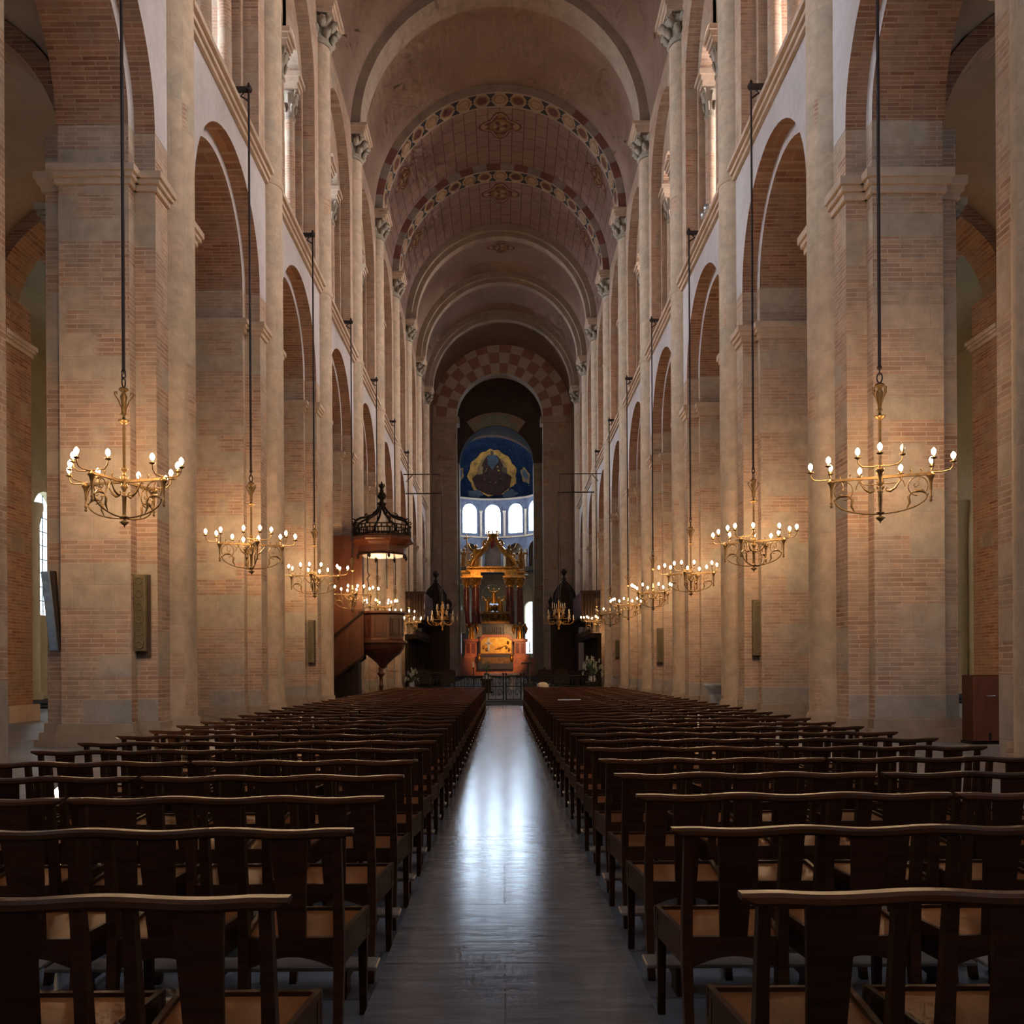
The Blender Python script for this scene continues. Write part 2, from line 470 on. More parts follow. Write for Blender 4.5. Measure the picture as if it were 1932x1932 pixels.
m = MB(); m.box(-24, 24, 37.2, 38.2, 0, .10); m.box(-24, 24, 38.0, 92, .0, .2); m.box(-24,24,88.5,130,.2,.75)
tag(m.build('floor_choir', M['choir_floor']), 'raised stone floor of the choir beyond the iron gate', 'floor', kind='structure')

# ---- piers
def make_pier(side, k):
    s = side; D = DK(k)
    zi0, zi1 = (11.25, 11.6) if s < 0 else (10.98, 11.42)
    m = MB()
    m.box(s*LI, s*LA, D-1.5, D+1.5, 0, ZS-.055)
    m.box(s*LW, s*9.27, D-1.2, D+1.2, 0, ZS-.06)
    m.box(s*6.9, s*LW, D-.42, D+.42, 0, ZV-.3)
    # plinth
    for e, z in ((.20,.12),(.13,.26),(.06,.45)) if k else ():
        m.box(s*(LI-e), s*(LA+e), D-1.5-e, D+1.5+e, 0, z, 1)
        m.box(s*(LW-e), s*(9.27+e), D-1.2-e, D+1.2+e, 0, z, 1)
        m.lathe([(SHR+e,0),(SHR+e,z),(SHR+e*.4,z+.08)], 20, (s*SHC,D), 1)
    o = m.build('pier', [M['pier'], M['stone']])
    q = MB()
    q.lathe([(SHR,0),(SHR,ZV-1.45)], 28, (s*SHC,D), 0)
    q.lathe([(SHR+.02,16.1),(SHR+.05,16.2),(SHR+.02,16.3)], 28, (s*SHC,D), 0)
    tag(q.build('half_shaft', M['shaft'], o), kind='structure')
    q = MB()
    for x0,x1,h in ((LI,LA,1.5),(LW,9.27,1.2)):
        molding(q, x0, x1, D-h, D+h, zi0, zi1, .17, 0, s)
    tag(q.build('impost', M['cornice'], o), kind='structure')
    q = MB()
    capital(q, s*SHC, D, ZV-1.3, ZV-.42, SHR, .80, 18, 0, 9)
    tag(q.build('leafy_capital', M['capital'], o), kind='structure')
    q = MB()
    for a,b,e in ((-.42,-.28,.78),(-.28,-.12,.86),(-.12,0.02,.95)):
        q.box(s*(SHC-e), s*LW+s*.3, D-e, D+e, ZV+a, ZV+b, 0)
    tag(q.build('abacus', M['cornice'], o), kind='structure')
    sd = 'left' if s < 0 else 'right'
    tag(o, 'tall brick and stone pier with half shaft, %s on the %s side of the nave' % (ORD[k], sd), 'pier', kind='structure')
    return o
for s in (-1, 1):
    for k in range(NP): make_pier(s, k)

# ---- nave walls: arcade, string course, gallery
def nave_wall(s):
    sd = 'left' if s < 0 else 'right'
    m = MB()
    nr = (s, 0)
    for k in range(NP):
        y0, y1 = DK(k), DK(k+1)
        if k == NP-1: 
            m.quad((s*LW,y0,ZS),(s*LW,YEND,ZS),(s*LW,YEND,ZV),(s*LW,y0,ZV),2); m.quad((s*LW,y0,0),(s*LW,YEND,0),(s*LW,YEND,ZS),(s*LW,y0,ZS),2)
            continue
        arch_panel(m, (s*LW,y0), (s*LW,y1), ZS-.05, ZC, RO, ZS-.05, ZS, LI-LW, 24, 0, 1, nrm=nr)
        arch_panel(m, (s*LI,y0+1.0), (s*LI,y1-1.0), ZS-.05, ZC, RI, ZS-.05, ZS, LA-LI, 24, 0, 1, nrm=nr)
        arch_panel(m, (s*LA,y0), (s*LA,y1), ZS-.05, ZC, RI, ZS-.05, ZS, .05, 24, 0, 1, nrm=nr)
        # gallery: big relieving arch, then a pair of small arches
        arch_panel(m, (s*LW,y0), (s*LW,y1), ZC, ZV, RO, ZC, 23.5, LI-LW+.05, 22, 2, 2, nrm=nr)
        mid = (y0+y1)/2
        for c in (-1.30, 1.30):
            arch_panel(m, (s*(LI+.04),mid+c-1.55), (s*(LI+.04),mid+c+1.55), 23.55, ZV, 1.02, 23.55, 23.6, .85, 14, 2, 2, nrm=nr)
            arch_panel(m, (s*(LI+.89),mid+c-1.55), (s*(LI+.89),mid+c+1.55), 23.55, ZV, 1.02, 23.55, 23.6, .02, 14, 2, 2, nrm=nr)
        for c in (-1, 1):   # side jambs of the gallery opening
            m.box(s*(LI+.02), s*(LI+.9), mid+c*2.62, mid+c*3.4, ZC, 23.6, 2)
    # bay before pier 0
    m.quad((s*LW,-8,ZS),(s*LW,DK(0),ZS),(s*LW,DK(0),ZV),(s*LW,-8,ZV),2)
    o = m.build('wall_' + sd, [M['spandrel'], M['brick'], M['upper']], fix=False)
    tag(o, '%s nave wall with round arcade arches below and gallery openings above' % sd, 'wall', kind='structure')
    c = MB()
    for k in range(NP-1):
        y0, y1 = DK(k)+.5, DK(k+1)-.5
        for a,b,e in ((-.30,-.17,.10),(-.17,-.04,.17),(-.04,.10,.26)):
            c.box(s*(LW-e), s*(LW+.1), y0, y1, ZC+a, ZC+b)
    tag(c.build('string_course', M['cornice'], o), kind='structure')
    # colonnettes
    proto = None
    for k in range(NP-1):
        mid = DK(k) + B/2
        for j, (dy, dl) in enumerate(((0,.25),(0,.75),(-2.38,.42),(2.38,.42))):
            x = s*(LI+dl)
            q = MB()
            q.lathe([(.30,ZC),(.30,ZC+.25),(.24,ZC+.3),(.26,ZC+.42),(.205,ZC+.5),(.19,22.0)], 14, (0,0), 0)
            capital(q, 0, 0, 22.1, 23.1, .20, .36, 12, 1, 6)
            for z0_,z1_,e in ((23.1,23.25,.36),(23.25,23.42,.42),(23.42,23.6,.50)):
                q.box(-e,e,-e,e,z0_,z1_,2)
            if proto is None:
                proto = q.build('gallery_colonnette', [M['upper'], M['capital'], M['cornice']], o); ob = proto
            else:
                ob = proto.copy(); COL.objects.link(ob)
            ob.parent = o; ob.location = (x, mid+dy, 0); ob['kind'] = 'structure'
    return o
nave_wall(-1); nave_wall(1)

# ---- gallery rooms and their windows
for s in (-1, 1):
    sd = 'left' if s < 0 else 'right'
    m = MB()
    m.box(s*(LA-.05), s*14.6, 6, YEND, ZC-.5, ZC-.02)
    for k in range(NP-1):
        y0, y1 = DK(k), DK(k+1)
        arch_panel(m, (s*13.6,y0), (s*13.6,y1), ZC-.1, 25.2, 1.15, 18.2, 22.2, .7, 12, 0, 0, nrm=(s,0))
        m.quad((s*13.6,y0,25.2),(s*13.6,y1,25.2),(s*(LI+.9),y1,27.4),(s*(LI+.9),y0,27.4))
        m.box(s*8.3, s*13.6, y0-.4, y0+.4, ZC-.1, 27.2)
    o = m.build('wall_gallery_' + sd, M['upper'], fix=False)
    tag(o, 'brick gallery behind the %s openings above the arcade' % sd, 'wall', kind='structure')
    for k in range(NP-1):
        mid = DK(k)+B/2
        add_window('gallery window %s along the %s wall' % (ORD[k], sd), (s*13.6,mid), (0,1), (s,0), 1.12, 18.25, 22.2,
                   E_GAL_L if s < 0 else E_GAL_R, (3,6), 12, .35)

# ---- barrel vault
m = MB(); nseg = 56
ys = [-8] + [DK(k) for k in range(NP)] + [YEND]
for i in range(len(ys)-1):
    sub = 4
    mat = 1 if i in (6, 7) else 0
    for q in range(sub):
        ya = ys[i]+(ys[i+1]-ys[i])*q/sub; yb = ys[i]+(ys[i+1]-ys[i])*(q+1)/sub
        for j in range(nseg):
            a, b = pi*j/nseg, pi*(j+1)/nseg
            m.quad((RV*cos(a),ya,ZV+RV*sin(a)),(RV*cos(b),ya,ZV+RV*sin(b)),(RV*cos(b),yb,ZV+RV*sin(b)),(RV*cos(a),yb,ZV+RV*sin(a)),mat,True)
# painted medallions follow the vault (arc length along t, along nave u)
def vault_patch(mb, R, th0, y0, outline, mat):
    """outline: closed list of (arc, y) offsets about angle th0; fan about its centre, subdivided"""
    n = len(outline)
    def P(a, y): th = th0 + a/R; return (R*sin(th), y0+y, ZV+R*cos(th))
    rings = [[P(a*k, y*k) for a, y in outline] for k in (.5, 1)]
    mb.add([P(0,0)]+rings[0]+rings[1],
           [(0,1+i,1+(i+1)%n) for i in range(n)] + [(1+i,1+n+i,1+n+(i+1)%n,1+(i+1)%n) for i in range(n)], mat)
def quatre(sx, sy, lobes=4, dep=.22, n=32, ph=0):
    return [(sx*(1+dep*cos(lobes*(2*pi*i/n)+ph))*cos(2*pi*i/n), sy*(1+dep*cos(lobes*(2*pi*i/n)+ph))*sin(2*pi*i/n)) for i in range(n)]
for yc, big in ((DK(5)+3.2, 1), (DK(6)+3.0, 1), (DK(7)+3.0, .8)):
    for th in (0, -.98, .98):
        if th and yc > DK(7): continue
        sc = (1 if th == 0 else .78)*big
        vault_patch(m, RV-.012, th, yc, quatre(1.10*sc, 1.15*sc), 2)
        vault_patch(m, RV-.020, th, yc, quatre(.98*sc, 1.02*sc), 4)
        vault_patch(m, RV-.028, th, yc, quatre(.86*sc, .90*sc), 2)
        vault_patch(m, RV-.036, th, yc, quatre(.62*sc, .66*sc, 4, .05), 3)
        for q in range(4):
            a = pi/2*q
            vault_patch(m, RV-.036, th+cos(a)*.95*sc/RV, yc+sin(a)*.98*sc, quatre(.20*sc,.20*sc,3,.2,14), 3 if q%2 else 4)
        for q in range(6):
            a = pi/3*q
            vault_patch(m, RV-.044, th+cos(a)*.3*sc/RV, yc+sin(a)*.3*sc, quatre(.14*sc,.2*sc,2,.2,12,a), 4 if q%2 else 2)
o = m.build('ceiling', [M['vault'], M['vault_lined'], M['paint_red'], M['paint_gold'], M['paint_tan']], fix=False)
tag(o, 'brown barrel vault over the nave with painted medallions', 'vault', kind='structure')

# ---- transverse arches
def ring(m, R0, R1, y0, y1, zc, n=40, mats=lambda i:(0,0), xc=0.0, back=True):
    for j in range(n):
        a, b = pi*j/n, pi*(j+1)/n
        f, so = mats(j)
        def p(R, t, y): return (xc+R*cos(t), y, zc+R*sin(t))
        m.quad(p(R0,a,y0), p(R1,a,y0), p(R1,b,y0), p(R0,b,y0), f)
        m.quad(p(R0,a,y0), p(R0,b,y0), p(R0,b,y1), p(R0,a,y1), so, True)
        if back: m.quad(p(R0,a,y1), p(R0,b,y1), p(R1,b,y1), p(R1,a,y1), f)
for k in range(NP):
    D = DK(k); m = MB()
    painted = k in (5, 6)
    h = .72
    if painted:
        ring(m, RT, RV+.1, D-h, D+h, ZV, 48, lambda j: ((0 if k == 5 and 13 < j < 40 else (1,2)[(j//2) % 2]), 0))
        # roundels along the soffit
        nr_ = 19
        for i in range(nr_):
            th = -1.42 + 2.84*i/(nr_-1)
            vault_patch(m, RT-.010, th, D-.05, quatre(.46,.52,4,0,18), 3)
            vault_patch(m, RT-.018, th, D-.05, quatre(.37,.42,4,0,18), 5)
            vault_patch(m, RT-.026, th, D-.05, quatre(.29,.34,4,0,16), 3 if i%2 else 4)
            if i < nr_-1:
                tm = th + 1.42/(nr_-1)
                vault_patch(m, RT-.008, tm, D-.40, [(0,-.20),(.26,-.20),(0,.30),(-.26,-.20)], 6)
                vault_patch(m, RT-.008, tm, D+.35, [(0,-.30),(.26,.20),(0,.20),(-.26,.20)], 6)
                vault_patch(m, RT-.012, tm, D-.05, [(.09,0),(0,.12),(-.09,0),(0,-.12)], 6)
        mats = [M['stone'], M['redstone'], M['whitestone'], M['paint_tan'], M['paint_red'], M['paint_gold'], M['paint_dark']]
    else:
        ring(m, RT, RV+.1, D-h, D+h, ZV, 48)
        if k >= 7:      # second, narrower order below
            ring(m, RT-.32, RT-.005, D-h*.5, D+h*.5, ZV, 48)
        mats = [M['stone']]
    o = m.build('transverse_arch', mats, fix=False)
    tag(o, '%s arch spanning the nave vault, %s' % (ORD[k], 'with red and white voussoirs and painted roundels' if painted else 'plain stone'), 'arch', kind='structure')

# ---- side aisles: vaults, cross arches, outer piers, outer wall and windows
LO = 15.1
for s in (-1, 1):
    sd = 'left' if s < 0 else 'right'
    m = MB()
    lc, ra = (9.2+LO)/2, (LO-9.2)/2+.25
    N = 18
    for k in range(0, 7):
        y0, y1 = DK(k), DK(k+1); mid = (y0+y1)/2
        def Z(l, y):
            a = sqrt(max(0, 1-((l-lc)/ra)**2))*ra
            b = sqrt(max(0, 1-((y-mid)/(B/2+.1))**2))*ra
            return 12.55 + max(a, b)
        g = [[(s*(8.8+(LO+.2-8.8)*i/N), y0+(y1-y0)*j/N) for j in range(N+1)] for i in range(N+1)]
        vs = [(x, y, Z(abs(x), y)) for r in g for x, y in r]
        m.add(vs, [(i*(N+1)+j, i*(N+1)+j+1, (i+1)*(N+1)+j+1, (i+1)*(N+1)+j) for i in range(N) for j in range(N)], 0, True)
    o = m.build('ceiling_aisle_' + sd, M['aisle_vault'], fix=False)
    tag(o, 'plastered groin vault over the %s side aisle' % sd, 'vault', kind='structure')
    for k in range(0, 6):
        D = DK(k)
        m = MB(); ring(m, 2.92, 3.30, D-.62, D+.62, 12.4, 28, xc=s*lc)
        m.box(s*LA, s*9.4, D-.95, D+.95, 0, 12.4, 0)
        tag(m.build('cross_arch', M['aisle_brick'], fix=False), 'brick arch across the %s side aisle, %s from the viewer' % (sd, ORD[k]), 'arch', kind='structure')
        q = MB(); molding(q, LA, 9.4, D-.95, D+.95, 10.75, 11.1, .16, 0, s)
        c = q.build('impost', M['capital'], bpy.data.objects[COL.objects[-1].name]); tag(c, kind='structure')
        # outer pier
        m = MB()
        Dc = D-.4
        m.box(s*14.5, s*15.9, Dc-.75, Dc+.75, 0, 12.6); m.box(s*14.95, s*15.5, Dc-1.15, Dc+1.15, 0, 12.6)
        molding(m, 14.5, 15.9, Dc-.75, Dc+.75, 11.15, 11.5, .15, 1, s)
        m.box(s*14.35, s*16.1, Dc-.9, Dc+.9, 0, .5, 1)
        tag(m.build('aisle_pier', [M['aisle_brick'], M['cornice']]), 'brown brick pier in the %s aisle, %s from the viewer' % (sd, ORD[k]), 'pier', kind='structure')
    m = MB()
    for k in range(0, 6):
        y0, y1 = DK(k)-.4, DK(k+1)-.4
        arch_panel(m, (s*LO,y0), (s*LO,y1), 12.55, 16.6, 3.0, 12.55, 12.6, .7, 18, 0, 0, nrm=(s,0))
        of = .6 if s < 0 else 4.05
        y0 += of-4.05; y1 += of-4.05
        arch_panel(m, (s*22,y0), (s*22,y1), 0, 16.6, 1.25, 4.2, 8.9, .8, 12, 1, 1, nrm=(s,0))
        m.quad((s*(LO-.1),y0,16.5),(s*(LO-.1),y1,16.5),(s*22.3,y1,16.5),(s*22.3,y0,16.5),1)
        add_window('tall round-headed window %s in the outer wall of the %s aisle' % (ORD[k], sd), (s*22,(y0+y1)/2), (0,1), (s,0), 1.22, 4.25, 8.9, E_AISLE, (3,8), 12, .4)
        # half columns on the outer wall
        m.lathe([(.45,0),(.45,.5),(.34,.55),(.34,8.3),(.5,9.0),(.5,9.3)], 12, (s*21.8, y0 if s > 0 else (y0+y1)/2-1.75), 1)
    tag(m.build('wall_aisle_'+sd, [M['aisle_brick'], M['yellow_wall']], fix=False), 'ochre outer wall of the %s side aisle' % sd, 'wall', kind='structure')
    m = MB(); m.box(s*8.8, s*22, 62.0, 62.4, 0, 16.4)
    m.box(s*7.0, s*22.5, -8.4, -8.0, 0, ZV)
    tag(m.build('wall_aisle_end_'+sd, M['dark_stone']), 'end wall of the %s side aisle' % sd, 'wall', kind='structure')

# ---- west wall behind the viewer with its big round-headed window
m = MB()
arch_panel(m, (-7.2,-8), (7.2,-8), 0, 34.5, 3.6, 12.5, 22.5, -.6, 20, nrm=(0,1))
tag(m.build('wall_back', M['upper'], fix=False), 'west end wall of the nave behind the viewer', 'wall', kind='structure')
add_window('great west window behind the viewer', (0,-8), (1,0), (0,1), 3.58, 12.5, 22.5, E_WEST, (5,9), 18, -.4)

# ---- crossing and choir
XC = -.22                 # the choir stands a little left of the nave axis
XA = -.62
m = MB(); RC = 4.36; ZT = 27.0
# triumphal wall with two rings of chequered voussoirs
n = 36
for j in range(n):
    a, b = pi*j/n, pi*(j+1)/n
    for r, (r0, r1) in enumerate(((RC, RC+1.0),(RC+1.0, RC+2.1),(RC+2.1, RC+3.25))):
        def p(R, tt): return (XC+R*cos(tt), YEND, ZT+R*sin(tt))
        m.quad(p(r0,a), p(r1,a), p(r1,b), p(r0,b), 1 + (j//2 + r) % 2)
    def p2(R, tt, y): return (XC+R*cos(tt), y, ZT+R*sin(tt))
    m.quad(p2(RC,a,YEND), p2(RC,b,YEND), p2(RC,b,YEND+1.6), p2(RC,a,YEND+1.6), 0)
for sx in (-1, 1):
    m.box(XC+sx*RC, sx*7.6, YEND, YEND+1.6, 0, ZT)
    m.box(XC+sx*(RC-.25), XC+sx*(RC+2.4), YEND-.15, YEND+1.7, ZT-.7, ZT-.05, 3)
m.quad((-8,YEND+.02,ZT),(8,YEND+.02,ZT),(8,YEND+.02,36),(-8,YEND+.02,36),0) if False else None
o = m.build('wall_front', [M['choir_stone'], plaster('chequer_red', (.46,.23,.16), (.36,.175,.12), 2), plaster('chequer_cream', (.66,.52,.41), (.54,.42,.33), 2), M['cornice']], fix=False)
tag(o, 'crossing wall with a chequered brick and stone arch at the far end of the nave', 'wall', kind='structure')
# upper fill above the rings
m = MB()
for j in range(n):
    a, b = pi*j/n, pi*(j+1)/n
    r0 = RC+3.25
    def p(R, tt): return (XC+R*cos(tt), YEND, ZT+R*sin(tt))
    m.quad(p(r0,a), p(r0+3,a), p(r0+3,b), p(r0,b))
# crossing box
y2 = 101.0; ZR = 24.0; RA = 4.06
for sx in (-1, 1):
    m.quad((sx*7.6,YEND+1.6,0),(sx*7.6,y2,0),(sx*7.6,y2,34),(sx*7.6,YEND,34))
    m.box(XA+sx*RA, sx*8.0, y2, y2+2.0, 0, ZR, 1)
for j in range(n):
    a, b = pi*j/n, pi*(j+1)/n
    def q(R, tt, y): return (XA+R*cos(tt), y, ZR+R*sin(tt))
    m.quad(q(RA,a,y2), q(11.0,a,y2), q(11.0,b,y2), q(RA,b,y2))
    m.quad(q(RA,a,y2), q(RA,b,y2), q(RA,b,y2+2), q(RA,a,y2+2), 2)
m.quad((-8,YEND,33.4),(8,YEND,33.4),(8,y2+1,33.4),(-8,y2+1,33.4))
o = m.build('wall_crossing', [M['dark_stone'], M['choir_stone'], plaster('soffit_black', (.012,.010,.009), (.008,.007,.006), 2, spec=.02)], fix=False)  # choir arch soffit is a plain near-black colour
tag(o, 'dark crossing with a round arch opening to the choir', 'wall', kind='structure')
# painted lunette above the choir arch
m = MB()
for r0, r1, am, mt, y in ((RA+.05, RA+1.5, .62, 0, y2-.03), (RA+.12, RA+.75, .50, 1, y2-.05), (RA+.75, RA+1.25, .30, 1, y2-.05)):
    for i in range(16):
        a, b = pi/2-am+2*am*i/16, pi/2-am+2*am*(i+1)/16
        m.quad(*[(XA+R*cos(q), y, ZR+R*sin(q)) for R, q in ((r0,a),(r1,a),(r1,b),(r0,b))], mt)
tag(m.build('trim_1', [plaster('lunette_ochre', (.60,.44,.30), (.48,.34,.22), 2), plaster('green_wall_paint', (.26,.40,.30), (.62,.48,.34), 1)], fix=False), 'faded painted lunette over the choir arch', 'wall painting', kind='structure')

# apse: straight bay then a half round with windows, conch above
YA, RAP, ZK = 113.0, 6.5, 23.4
mw = MB()
segs = []
angs = [radians(a) for a in (-110,-82.5,-55,-27.5,0,27.5,55,82.5,110)]
bounds = [(angs[i]+angs[i+1])/2 for i in range(len(angs)-1)]
XAX = -1.25
def ap(a, R=RAP): return (XAX+R*sin(a), YA+R*cos(a))
for i in range(len(bounds)-1):
    A, Bq = ap(bounds[i]), ap(bounds[i+1])
    ang = angs[i+1]; nr = (sin(ang), cos(ang))
    arch_panel(mw, A, Bq, 18.5, ZK, 1.0, 19.0, 21.75, .7, 12, 0, 0, nrm=nr)
    arch_panel(mw, A, Bq, 13.6, 18.5, 1.05, 14.2, 16.6, .5, 10, 0, 1, nrm=nr)
    c = Vector(A).lerp(Vector(Bq), .5); d = (Vector(Bq)-Vector(A)).normalized()
    # dark backs of the blind gallery arches
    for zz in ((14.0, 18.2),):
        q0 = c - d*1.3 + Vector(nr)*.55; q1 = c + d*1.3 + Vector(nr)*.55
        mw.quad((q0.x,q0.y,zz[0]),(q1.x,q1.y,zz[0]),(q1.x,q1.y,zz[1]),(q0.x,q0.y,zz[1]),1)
    add_window('bright apse window, %s of the row under the painted half dome' % ORD[i], c, d, nr, .97, 19.05, 21.75, E_APSE, (1,1), 14, .4)
low = [radians(x) for x in (-95,-57,-19,19,57,95)]
for i in range(5):
    A, Bq = ap(low[i]), ap(low[i+1]); ang = (low[i]+low[i+1])/2
    arch_panel(mw, A, Bq, 0, 13.6, 1.5, 0, 10.9, .9, 14, 2, 2, nrm=(sin(ang), cos(ang)))
# straight choir sides
for sx in (-1, 1):
    x = XAX + sx*RAP
    mw.quad((x,y2+2,0),(x,YA-1.5,0),(x,YA-1.5,ZK),(x,y2+2,ZK),2)
mw2 = mw.build('wall_apse', [M['apse_wall'], M['dark_stone'], M['choir_stone']], fix=False)
tag(mw2, 'rounded apse wall with windows and blind arcading behind the altar', 'wall', kind='structure')
q = MB()
for i in range(len(bounds)-1):
    for zz, e in ((23.3,.16),(18.4,.14),(13.5,.2)):
        A, Bq = ap(bounds[i], RAP-e), ap(bounds[i+1], RAP-e); A2, B2 = ap(bounds[i]), ap(bounds[i+1])
        for za in (zz, zz+.2):
            q.quad((*A,za),(*Bq,za),(*B2,za),(*A2,za))
        q.quad((*A,zz),(*Bq,zz),(*Bq,zz+.2),(*A,zz+.2))
    A = ap(bounds[i], RAP-.1)
    q.lathe([(.16,14.0),(.16,16.4),(.24,16.8)], 8, A); q.lathe([(.14,18.6),(.14,21.5),(.22,21.9)], 8, A)
tag(q.build('apse_trim', M['choir_stone'], mw2, fix=False), kind='structure')
# ambulatory behind the lower arcade
m = MB()
for i in range(len(bounds)-1):
    A, Bq = ap(bounds[i], RAP+4.5), ap(bounds[i+1], RAP+4.5)
    nr = (sin(angs[i+1]), cos(angs[i+1]))
    arch_panel(m, A, Bq, 0, 14, .95, 3.5, 9.5, .5, 10, nrm=nr)
    c = Vector(A).lerp(Vector(Bq), .5); d = (Vector(Bq)-Vector(A)).normalized()
    if i in (4, 1): add_window('narrow ambulatory window %s glimpsed behind the altar columns' % ORD[i], c, d, nr, .9, 3.55, 9.5, E_AISLE, (2,6), 10, .3)
m.quad((-14,YA,14),(14,YA,14),(14,YA+14,14),(-14,YA+14,14))
tag(m.build('wall_ambulatory', M['yellow_wall'], fix=False), 'pale wall of the passage behind the apse', 'wall', kind='structure')
# half dome
t = NT('painted_half_dome'); P = t.pos(); n1 = t.noise(P, .8, 5, .6); n2 = t.noise(P, 6, 2, .5)
c = t.ramp(n1, [(.3, (.003,.005,.013)), (.6, (.005,.010,.022)), (.8, (.018,.019,.021))])
c = t.mix(t.ramp(n2, [(.70, (0,0,0)), (.73, (.8,.8,.8))]), c, (.22,.16,.07))
M['conch'] = t.out(c, .9, .02)
M['robe'] = plaster('robe_paint', (.034,.014,.010), (.016,.010,.010), 1.5, spec=.02)
M['robe_blue'] = plaster('robe_grey_paint', (.045,.05,.06), (.026,.03,.036), 1.5, spec=.02)
M['skin_paint'] = plaster('umber_wall_paint', (.06,.034,.022), (.036,.022,.016), 2, spec=.02)
m = MB(); nu, nv = 40, 14
def sph(a, e, R=RAP): return (XAX+R*cos(e)*sin(a), YA+R*cos(e)*cos(a), ZK+R*sin(e))
for i in range(nu):
    for j in range(nv):
        a0, a1 = -pi/2+pi*i/nu, -pi/2+pi*(i+1)/nu; e0, e1 = (pi/2-.02)*j/nv, (pi/2-.02)*(j+1)/nv
        m.quad(sph(a0,e0), sph(a1,e0), sph(a1,e1), sph(a0,e1), 0, True)
def spatch(outline, a0, e0, R, mat):
    n = len(outline)
    vs = [sph(a0, e0, R)] + [sph(a0+u*.5, e0+v*.5, R) for u,v in outline] + [sph(a0+u, e0+v, R) for u,v in outline]
    m.add(vs, [(0,1+i,1+(i+1)%n) for i in range(n)] + [(1+i,1+n+i,1+n+(i+1)%n,1+(i+1)%n) for i in range(n)], mat)
ell = lambda a, b, n=28, d=0, lob=9: [(a*(1+d*cos(lob*2*pi*i/n))*cos(2*pi*i/n), b*(1+d*cos(lob*2*pi*i/n))*sin(2*pi*i/n)) for i in range(n)]
EM = .60
spatch(ell(.58,.50,44,.05,11), 0, EM-.02, RAP-.03, 1)            # gold glory
spatch(ell(.40,.40), 0, EM, RAP-.05, 2)
spatch([(.18,.32),(.27,.12),(.30,-.06),(.44,-.16),(.36,-.38),(.14,-.52),(-.10,-.50),(-.34,-.40),(-.46,-.20),(-.30,-.04),(-.26,.14),(-.16,.32)], 0, EM, RAP-.07, 3)
spatch([(.20,.20),(.12,.34),(-.12,.34),(-.20,.20),(0,.06)], 0, EM, RAP-.09, 4)
spatch(ell(.085,.075,20), 0, EM+.40, RAP-.09, 1); spatch(ell(.06,.062,16), 0, EM+.395, RAP-.11, 5)
for sx in (-1,1):
    spatch([(sx*.0,.05),(sx*.12,.0),(sx*.10,-.14),(sx*-.02,-.10)], sx*.24, EM+.02, RAP-.10, 5 if sx>0 else 2)
    spatch(ell(.12,.16,20,.15,5), sx*.80, .42, RAP-.05, 2); spatch(ell(.07,.10,16), sx*.80, .44, RAP-.07, 4)
    spatch(ell(.16,.08,20,.2,5), sx*.36, .10, RAP-.05, 4)
for i in range(40):     # rim band
    a0, a1 = -pi/2+pi*i/40, -pi/2+pi*(i+1)/40
    for R, w0, w1, mt in ((RAP-.03, 0, .035, 4),):
        m.quad(sph(a0,w0,R), sph(a1,w0,R), sph(a1,w1,R), sph(a0,w1,R), mt)
# front rim strip and choir barrel
for j in range(n):
    a, b = pi*j/n, pi*(j+1)/n
    def q(R, tt, y): return (XAX+R*cos(tt), y, ZK+R*sin(tt))
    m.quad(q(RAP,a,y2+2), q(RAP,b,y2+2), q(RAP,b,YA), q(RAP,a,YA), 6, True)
    m.quad(q(RAP-.02,a,YA-1.1), q(RAP-.02,b,YA-1.1), q(RAP-.02,b,YA), q(RAP-.02,a,YA), 7, True)
tag(m.build('ceiling_apse', [M['conch'], plaster('dulled_gold_paint', (.34,.17,.038), (.07,.036,.013), .9, spec=.02), plaster('dulled_ochre_paint', (.17,.095,.035), (.06,.038,.02), 1.2, spec=.02), M['robe'], M['robe_blue'], M['skin_paint'], plaster('barrel_brown', (.02,.014,.011), (.012,.009,.008), 2, spec=.02), M['skin_paint']], fix=False),  # choir barrel slot is a plain, very dark brown
    'dark blue painted half dome with a robed figure in a gold glory', 'half dome', kind='structure')
# ------------------------------------------------------------------ benches of three joined seats
HB = .88
def rail_mb(L=1.52):
    m = MB(); rings = []; n = 40
    for i in range(n+1):
        x = -L/2 + L*i/n
        w = .010*(1 + cos(2*pi*(x+.255)/.51)) if abs(x) < .66 else .010*(1+cos(2*pi*(.66+.255)/.51))
        zt = HB + w*.75; y0 = -.035 + .010*cos(2*pi*x/.51); y1 = y0+.058
        e = min(1, (L/2-abs(x))/.012*.5+.5)
        hb = .036*e
        c = .010
        zb = zt-hb
        rings.append([(x,y0+c,zb),(x,y1-c,zb),(x,y1,zb+c),(x,y1,zt-c),(x,y1-c,zt),(x,y0+c,zt),(x,y0,zt-c),(x,y0,zb+c)])
    m.sweep(rings, 0, False)
    return m
def seat_mb(c):
    m = MB()
    f, b = .225, .185
    yb, yf = .045, .475
    z = .425
    # board
    m.add([(c-b,yb,z),(c+b,yb,z),(c+f,yf,z),(c-f,yf,z),(c-b,yb,z+.022),(c+b,yb,z+.022),(c+f,yf,z+.022),(c-f,yf,z+.022)],
          [(0,3,2,1),(4,5,6,7),(0,1,5,4),(1,2,6,5),(2,3,7,6),(3,0,4,7)], 0)
    return m
